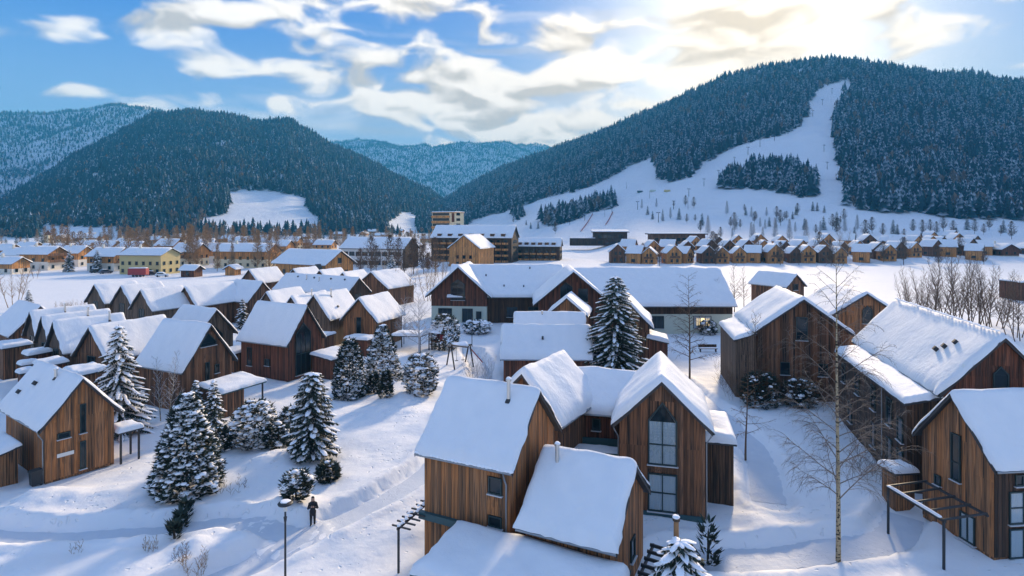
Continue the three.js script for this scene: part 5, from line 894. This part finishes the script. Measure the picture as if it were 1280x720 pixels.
{ // thicket across the lane, and bare trees along the field
  const g = [bareGeo(411, 12, { r: .12, stems: 4, spread: .9, k0: 3, reach: .2, from: .25, rise: 1.0, up: .09, lvl: 3, k1: 3.4, k2: 4 }), bareGeo(412, 10, { r: .1, stems: 4, spread: .8, k0: 3, reach: .22, from: .2, rise: .9, up: .08, k1: 3.4, k2: 4 })];
  const R = rng(91); let k = 0;
  for (const [px, py, sc] of [[1146, 398, .9], [1158, 404, 1.1], [1168, 408, 1.15], [1180, 410, 1.1], [1192, 408, 1.2], [1203, 411, 1.25], [1214, 408, 1.2], [1224, 411, 1.25], [1236, 407, 1.1], [1246, 410, 1.1], [1268, 422, 1.0], [1279, 428, 1.1], [1135, 392, .7], [1256, 404, .8]]) placeTree(bare('tall bare brown tree in the thicket behind the long timber house', g[k++ % 2], M.twigBrown, M.twigBrown, 'thicket_tree', 'thicket of bare trees behind the long timber house'), ...onGround(px, py), R() * 6, sc);
  for (const [px, py, sc, label] of [[17, 384, .95, 'bare tan tree at the field edge beside a thin conifer'], [44, 348, .6, 'small tan tree on the open field'], [492, 372, .9, 'bare tree behind the broad brown chalet'], [508, 378, 1, 'taller bare tree beside the broad brown chalet'], [535, 376, .9, 'bare tree before the lodge gable with pale ground floor'], [1050, 330, 1.9, 'tall brown tree among the slope-foot chalets'], [552, 352, .8, 'bare tree on the field below the hotel']]) placeTree(bare(label, g[k++ % 2], M.twigTan, M.twigTan), ...onGround(px, py), k, sc);
  weed('tan bush on the field behind the terraced row', 92, 388, 2.6, 311, M.twigTan, { stems: 16, spread: 1.6 }); weed('pale tan bush on the field beside the other bush', 80, 386, 2, 312, M.twigTan, { stems: 12, spread: 1.2 });
}
{ // trees among the village houses and along the slope foot
  const g = [bareGeo(421, 12, { r: .16, k0: 2.6, reach: .27, from: .15, rise: .9, up: .08, lvl: 3, k1: 3, k2: 2.2, min: .045 }), bareGeo(422, 14, { r: .16, k0: 4.2, reach: .17, from: .1, rise: .6, up: .05, lvl: 3, k1: 3, k2: 2.4, min: .045 })];
  for (const [k, gg] of g.entries()) { // fine twigs and dry needles as small flakes through the crown
    const R2 = rng(55 + k), s = new SM(), h = k ? 14 : 12; for (let n = 0; n < 620; n++) { const t = k ? .1 + .9 * R2() : .2 + .8 * R2(), a = R2() * 6.283, rr = (k ? 2.3 * Math.pow(1.02 - t, .7) : 3.2 * Math.sin(Math.min(1, (t - .12) * 1.1) * Math.PI)) * Math.sqrt(R2()) * (1 + .35 * N2(Math.cos(a) * 2, t * 5, Math.sin(a) * 2)); const b = a + (R2() - .5) * 2; s.kite(Math.cos(a) * rr, t * h, Math.sin(a) * rr, Math.cos(b) * .6, .5 + R2() * .5, Math.sin(b) * .6, -Math.sin(b), R2() - .5, Math.cos(b), .5 + .5 * R2(), .05 + .06 * R2()); }
    const fg = s.geo(); gg.cr = mergeGeometries([gg.cr, fg]);
  }
  const gC = spruceGeo(120, 12, 2.6, { snow: .3, dens: 1.3, n: 6, twig: 2.2 }), R = rng(23), grp = 'trees among the village houses', spots = [];
  const band = (x0, x1, y0, y1, n, kinds) => { for (let k = 0; k < n; k++) spots.push([lerp(x0, x1, (k + R()) / n), lerp(y0, y1, R()), kinds[Math.floor(R() * kinds.length)]]); };
  band(150, 400, 304, 322, 84, [0, 1, 1, 2]); band(60, 330, 322, 334, 22, [0, 1]); band(400, 545, 304, 322, 20, [0, 1]); band(130, 300, 298, 308, 26, [1, 1, 2]); band(0, 150, 306, 324, 22, [0, 1, 2]); band(380, 540, 296, 312, 24, [0, 1, 2]); band(225, 350, 326, 340, 12, [0, 1]); band(500, 545, 318, 345, 10, [3, 0]); band(440, 520, 330, 346, 8, [3]);
  band(870, 1060, 290, 302, 16, [3, 3, 4]); band(1060, 1270, 286, 302, 22, [3, 3, 4, 2]); band(905, 1000, 262, 288, 22, [2, 3, 4]); band(800, 880, 258, 292, 14, [2, 4, 3]); band(1000, 1060, 262, 290, 10, [2, 3]); band(600, 700, 276, 296, 10, [2, 3]); band(780, 1230, 318, 334, 16, [3]);
  const kinds = { 0: ['copper tan leafless tree among the village houses', g[0], M.twigTan], 1: ['slender copper larch among the village houses', g[1], M.twigTan], 3: ['dark leafless tree at the slope foot', g[0], M.twigBrown], 4: ['frosted grey leafless tree at the slope foot', g[1], M.twigFrost] }, made = {};
  for (const [px, py, k] of spots) { const [X, d] = onGround(px, py); let t; if (made[k]) t = copyOf(made[k]); else { t = k === 2 ? conifer('dark spruce among the village houses and slope foot', gC, 'valley_spruce', grp) : bare(kinds[k][0], kinds[k][1], kinds[k][2], kinds[k][2], 'valley_tree', grp); made[k] = t; } placeTree(t, X, d, R() * 6, (k < 2 ? .75 : .6) + R() * .6); }
}

// ---------------------------------------------------------------- playground, lamp, person
{ const t = thing('swing_frame', 'wooden climbing frame with sloping legs on the playground snow', 'swing'); const [X, d] = onGround(575, 458); t.position.copy(at(X, d)); t.rotation.y = .5; for (const x of [-1.3, 1.3]) for (const s of [-1, 1]) part('leg', new MB().bar([x + s * .1, 2.6, 0], [x, 0, s * 1.3], .14).geo(), M.bark, t); part('beam', new MB().bar([-1.6, 2.6, 0], [1.6, 2.6, 0], .16).geo(), M.bark, t); part('roof_panel', new MB().bar([-1.3, 2.9, .1], [.7, 2.5, .5], .9, .1).geo(), M.bark, t); part('slide', new MB().bar([1.4, 2.2, 0], [3.1, .2, .2], .5, .1).geo(), M.red, t); for (const x of [-.5, .4]) { part('rope', new MB().bar([x, 2.55, 0], [x, .8, .05], .03).geo(), M.dark, t); part('swing_seat', new MB().box(x, .78, .05, .4, .05, .2).geo(), M.dark, t); } part('snow', snowOnSlab(2.1, .8, 2.98, 2.6, .14, 2), M.clump, t); }
{ const t = thing('play_house', 'little red play house on a post platform with snowy roof', 'play house'); const [X, d] = onGround(547, 437); t.position.copy(at(X, d)); t.rotation.y = -.4; for (const x of [-.6, .6]) for (const z of [-.6, .6]) boxPart('post', M.bark, t, x, 1.5, z, .14, 3, .14); part('platform', new MB().box(0, 1.3, 0, 1.4, .12, 1.4).geo(), M.wBrown, t); part('wall', new MB().box(0, 1.75, -.55, 1.3, .8, .08).box(.6, 1.75, 0, .08, .8, 1.2).geo(), M.red, t); const r = part('roof', new MB().prismX([[1, 2.6], [0, 3.6], [-1, 2.6], [-.9, 2.6], [0, 3.45], [.9, 2.6]], -1, 1).geo(), M.wRed, t); part('snow', snowOnGable(2.05, 1.02, 2.6, 3.6, .2, 5, true, 10, 12), M.clump, r); }
{ const t = thing('flag_pole', 'thin dark pole standing in the playground snow', 'pole'); const [X, d] = onGround(590, 434); t.position.copy(at(X, d)); part('shaft', new THREE.CylinderGeometry(.04, .06, 4.2, 8).translate(0, 2.1, 0), M.dark, t); part('finial', new THREE.SphereGeometry(.08, 10, 8).translate(0, 4.22, 0), M.dark, t); }
{ const t = thing('park_bench', 'snowy bench beside the lane near the lit lodge window', 'bench'); const [X, d] = onGround(885, 440); t.position.copy(at(X, d)); part('seat', new MB().box(0, .45, 0, 2.6, .08, .5).geo(), M.wDark, t); part('backrest', new MB().box(0, .8, -.26, 2.6, .4, .06).geo(), M.wDark, t); for (const x of [-1.1, 1.1]) part('leg', new MB().box(x, .2, 0, .1, .45, .45).geo(), M.dark, t); part('snow', snowOnSlab(2.5, .4, .5, .5, .12, 2), M.clump, t); }
{ const t = thing('street_lamp', 'slim lamp post with a flat disc head beside the winding path', 'lamp post'); t.position.copy(at(-11.1, 28.2)); part('pole', new THREE.CylinderGeometry(.045, .06, 4.35, 14).translate(0, 2.1, 0), M.dark, t); part('collar', new THREE.CylinderGeometry(.085, .06, .22, 14).translate(0, 3.7, 0), M.dark, t); part('neck', new THREE.CylinderGeometry(.05, .09, .3, 14).translate(0, 4.25, 0), M.white, t); const h = part('lamp_head', new THREE.LatheGeometry([[0, .0], [.12, 0], [.34, .05], [.36, .1], [.3, .16], [0, .2]].map(q => new THREE.Vector2(...q)), 22).translate(0, 4.38, 0), M.dark, t); const s = new SM(); s.lump(0, 4.57, 0, .24, .04, .24, 0, rng(4)); part('snow', s.geo(), M.clump, h); }
{ // person on the path: hooded dark winter clothes, hands together at the chest
  const B = []; const cap = (a, b, ra, rb, c) => B.push([a, b, ra, rb, c]);
  const J = [.012, .014, .020], T = [.010, .012, .018], S = [.42, .26, .19], K = [.006, .006, .007];
  for (const s of [-1, 1]) { cap([s * .10, .92, 0], [s * .105, .50, .02], .098, .07, T); cap([s * .105, .50, .02], [s * .11, .10, -.01], .072, .052, T); cap([s * .11, .055, -.03], [s * .125, .05, .13], .058, .048, K);
    cap([s * .19, 1.40, 0], [s * .27, 1.13, .02], .075, .062, J); cap([s * .27, 1.13, .02], [s * .09, 1.27, .22], .060, .045, J); cap([s * .09, 1.27, .22], [s * .05, 1.30, .25], .040, .034, S);
    for (let f = 0; f < 4; f++) cap([s * (.055 - f * .004), 1.335 - f * .022, .245], [s * .012, 1.345 - f * .022, .285 - f * .004], .0125, .0105, S); cap([s * .06, 1.33, .22], [s * .03, 1.375, .24], .013, .011, S); }
  cap([0, .95, 0], [0, 1.15, 0], .155, .15, J); cap([0, 1.15, 0], [0, 1.40, 0], .15, .165, J); cap([-.12, 1.42, -.01], [.12, 1.42, -.01], .085, .085, J); cap([0, .82, 0], [0, .95, 0], .17, .155, J); cap([0, 1.46, 0], [0, 1.56, .01], .065, .06, S); cap([0, 1.62, .005], [0, 1.70, .0], .088, .095, S); cap([0, 1.60, .035], [0, 1.62, .04], .06, .06, S); cap([0, 1.64, .09], [0, 1.625, .105], .016, .017, S); cap([0, 1.68, -.035], [0, 1.74, -.02], .105, .095, K); cap([0, 1.50, -.06], [0, 1.62, -.06], .10, .10, K);
  const res = 84, sx = .42, sy = .96, sz = .36, cy = .92, cz = .08, mc = new MarchingCubes(res, new THREE.MeshBasicMaterial(), false, false, 120000); mc.isolation = 0;
  const dist = (x, y, z) => { let m = 1e9, c = J, r = 0; for (const [a, b, ra, rb, col] of B) { const bx = b[0] - a[0], by = b[1] - a[1], bz = b[2] - a[2], t = clamp(((x - a[0]) * bx + (y - a[1]) * by + (z - a[2]) * bz) / (bx * bx + by * by + bz * bz)), q = Math.hypot(x - a[0] - bx * t, y - a[1] - by * t, z - a[2] - bz * t) - lerp(ra, rb, t); if (q < m) c = col; const k = Math.min(.03, Math.min(ra, rb) * .5), h = clamp(.5 + .5 * (m - q) / k); m = lerp(m, q, h) - k * h * (1 - h); } return [m, c]; };
  const N = res; for (let k = 0; k < N; k++) for (let j = 0; j < N; j++) for (let i = 0; i < N; i++) { const x = (i - N / 2) / (N / 2) * sx, y = (j - N / 2) / (N / 2) * sy + cy, z = (k - N / 2) / (N / 2) * sz + cz; mc.field[i + j * N + k * N * N] = -dist(x, y, z)[0]; }
  mc.update(); const n = mc.count, P = [], Cc = []; for (let i = 0; i < n; i++) { const x = mc.positionArray[i * 3] * sx, y = mc.positionArray[i * 3 + 1] * sy + cy, z = mc.positionArray[i * 3 + 2] * sz + cz; P.push(x, y, z); Cc.push(...dist(x, y, z)[1]); }
  let g = new THREE.BufferGeometry(); g.setAttribute('position', new THREE.Float32BufferAttribute(P, 3)); g.setAttribute('color', new THREE.Float32BufferAttribute(Cc, 3)); g = mergeVertices(g, 1e-4); g.computeVertexNormals();
  const t = thing('person', 'person in dark hooded winter clothes standing on the winding path', 'person'); part('body', g, std({ vertexColors: true, roughness: .85 }), t); const eyes = new SM(); for (const s of [-1, 1]) eyes.lump(s * .033, 1.66, .094, .011, .007, .006, 0, rng(8)); part('eyes', eyes.geo(), M.dark, t);
  const [X, d] = onGround(391, 659); t.position.copy(at(X, d)); t.rotation.y = .25; console.log('person', n, X.toFixed(1), d.toFixed(1));
}
renderer.render(scene, camera);
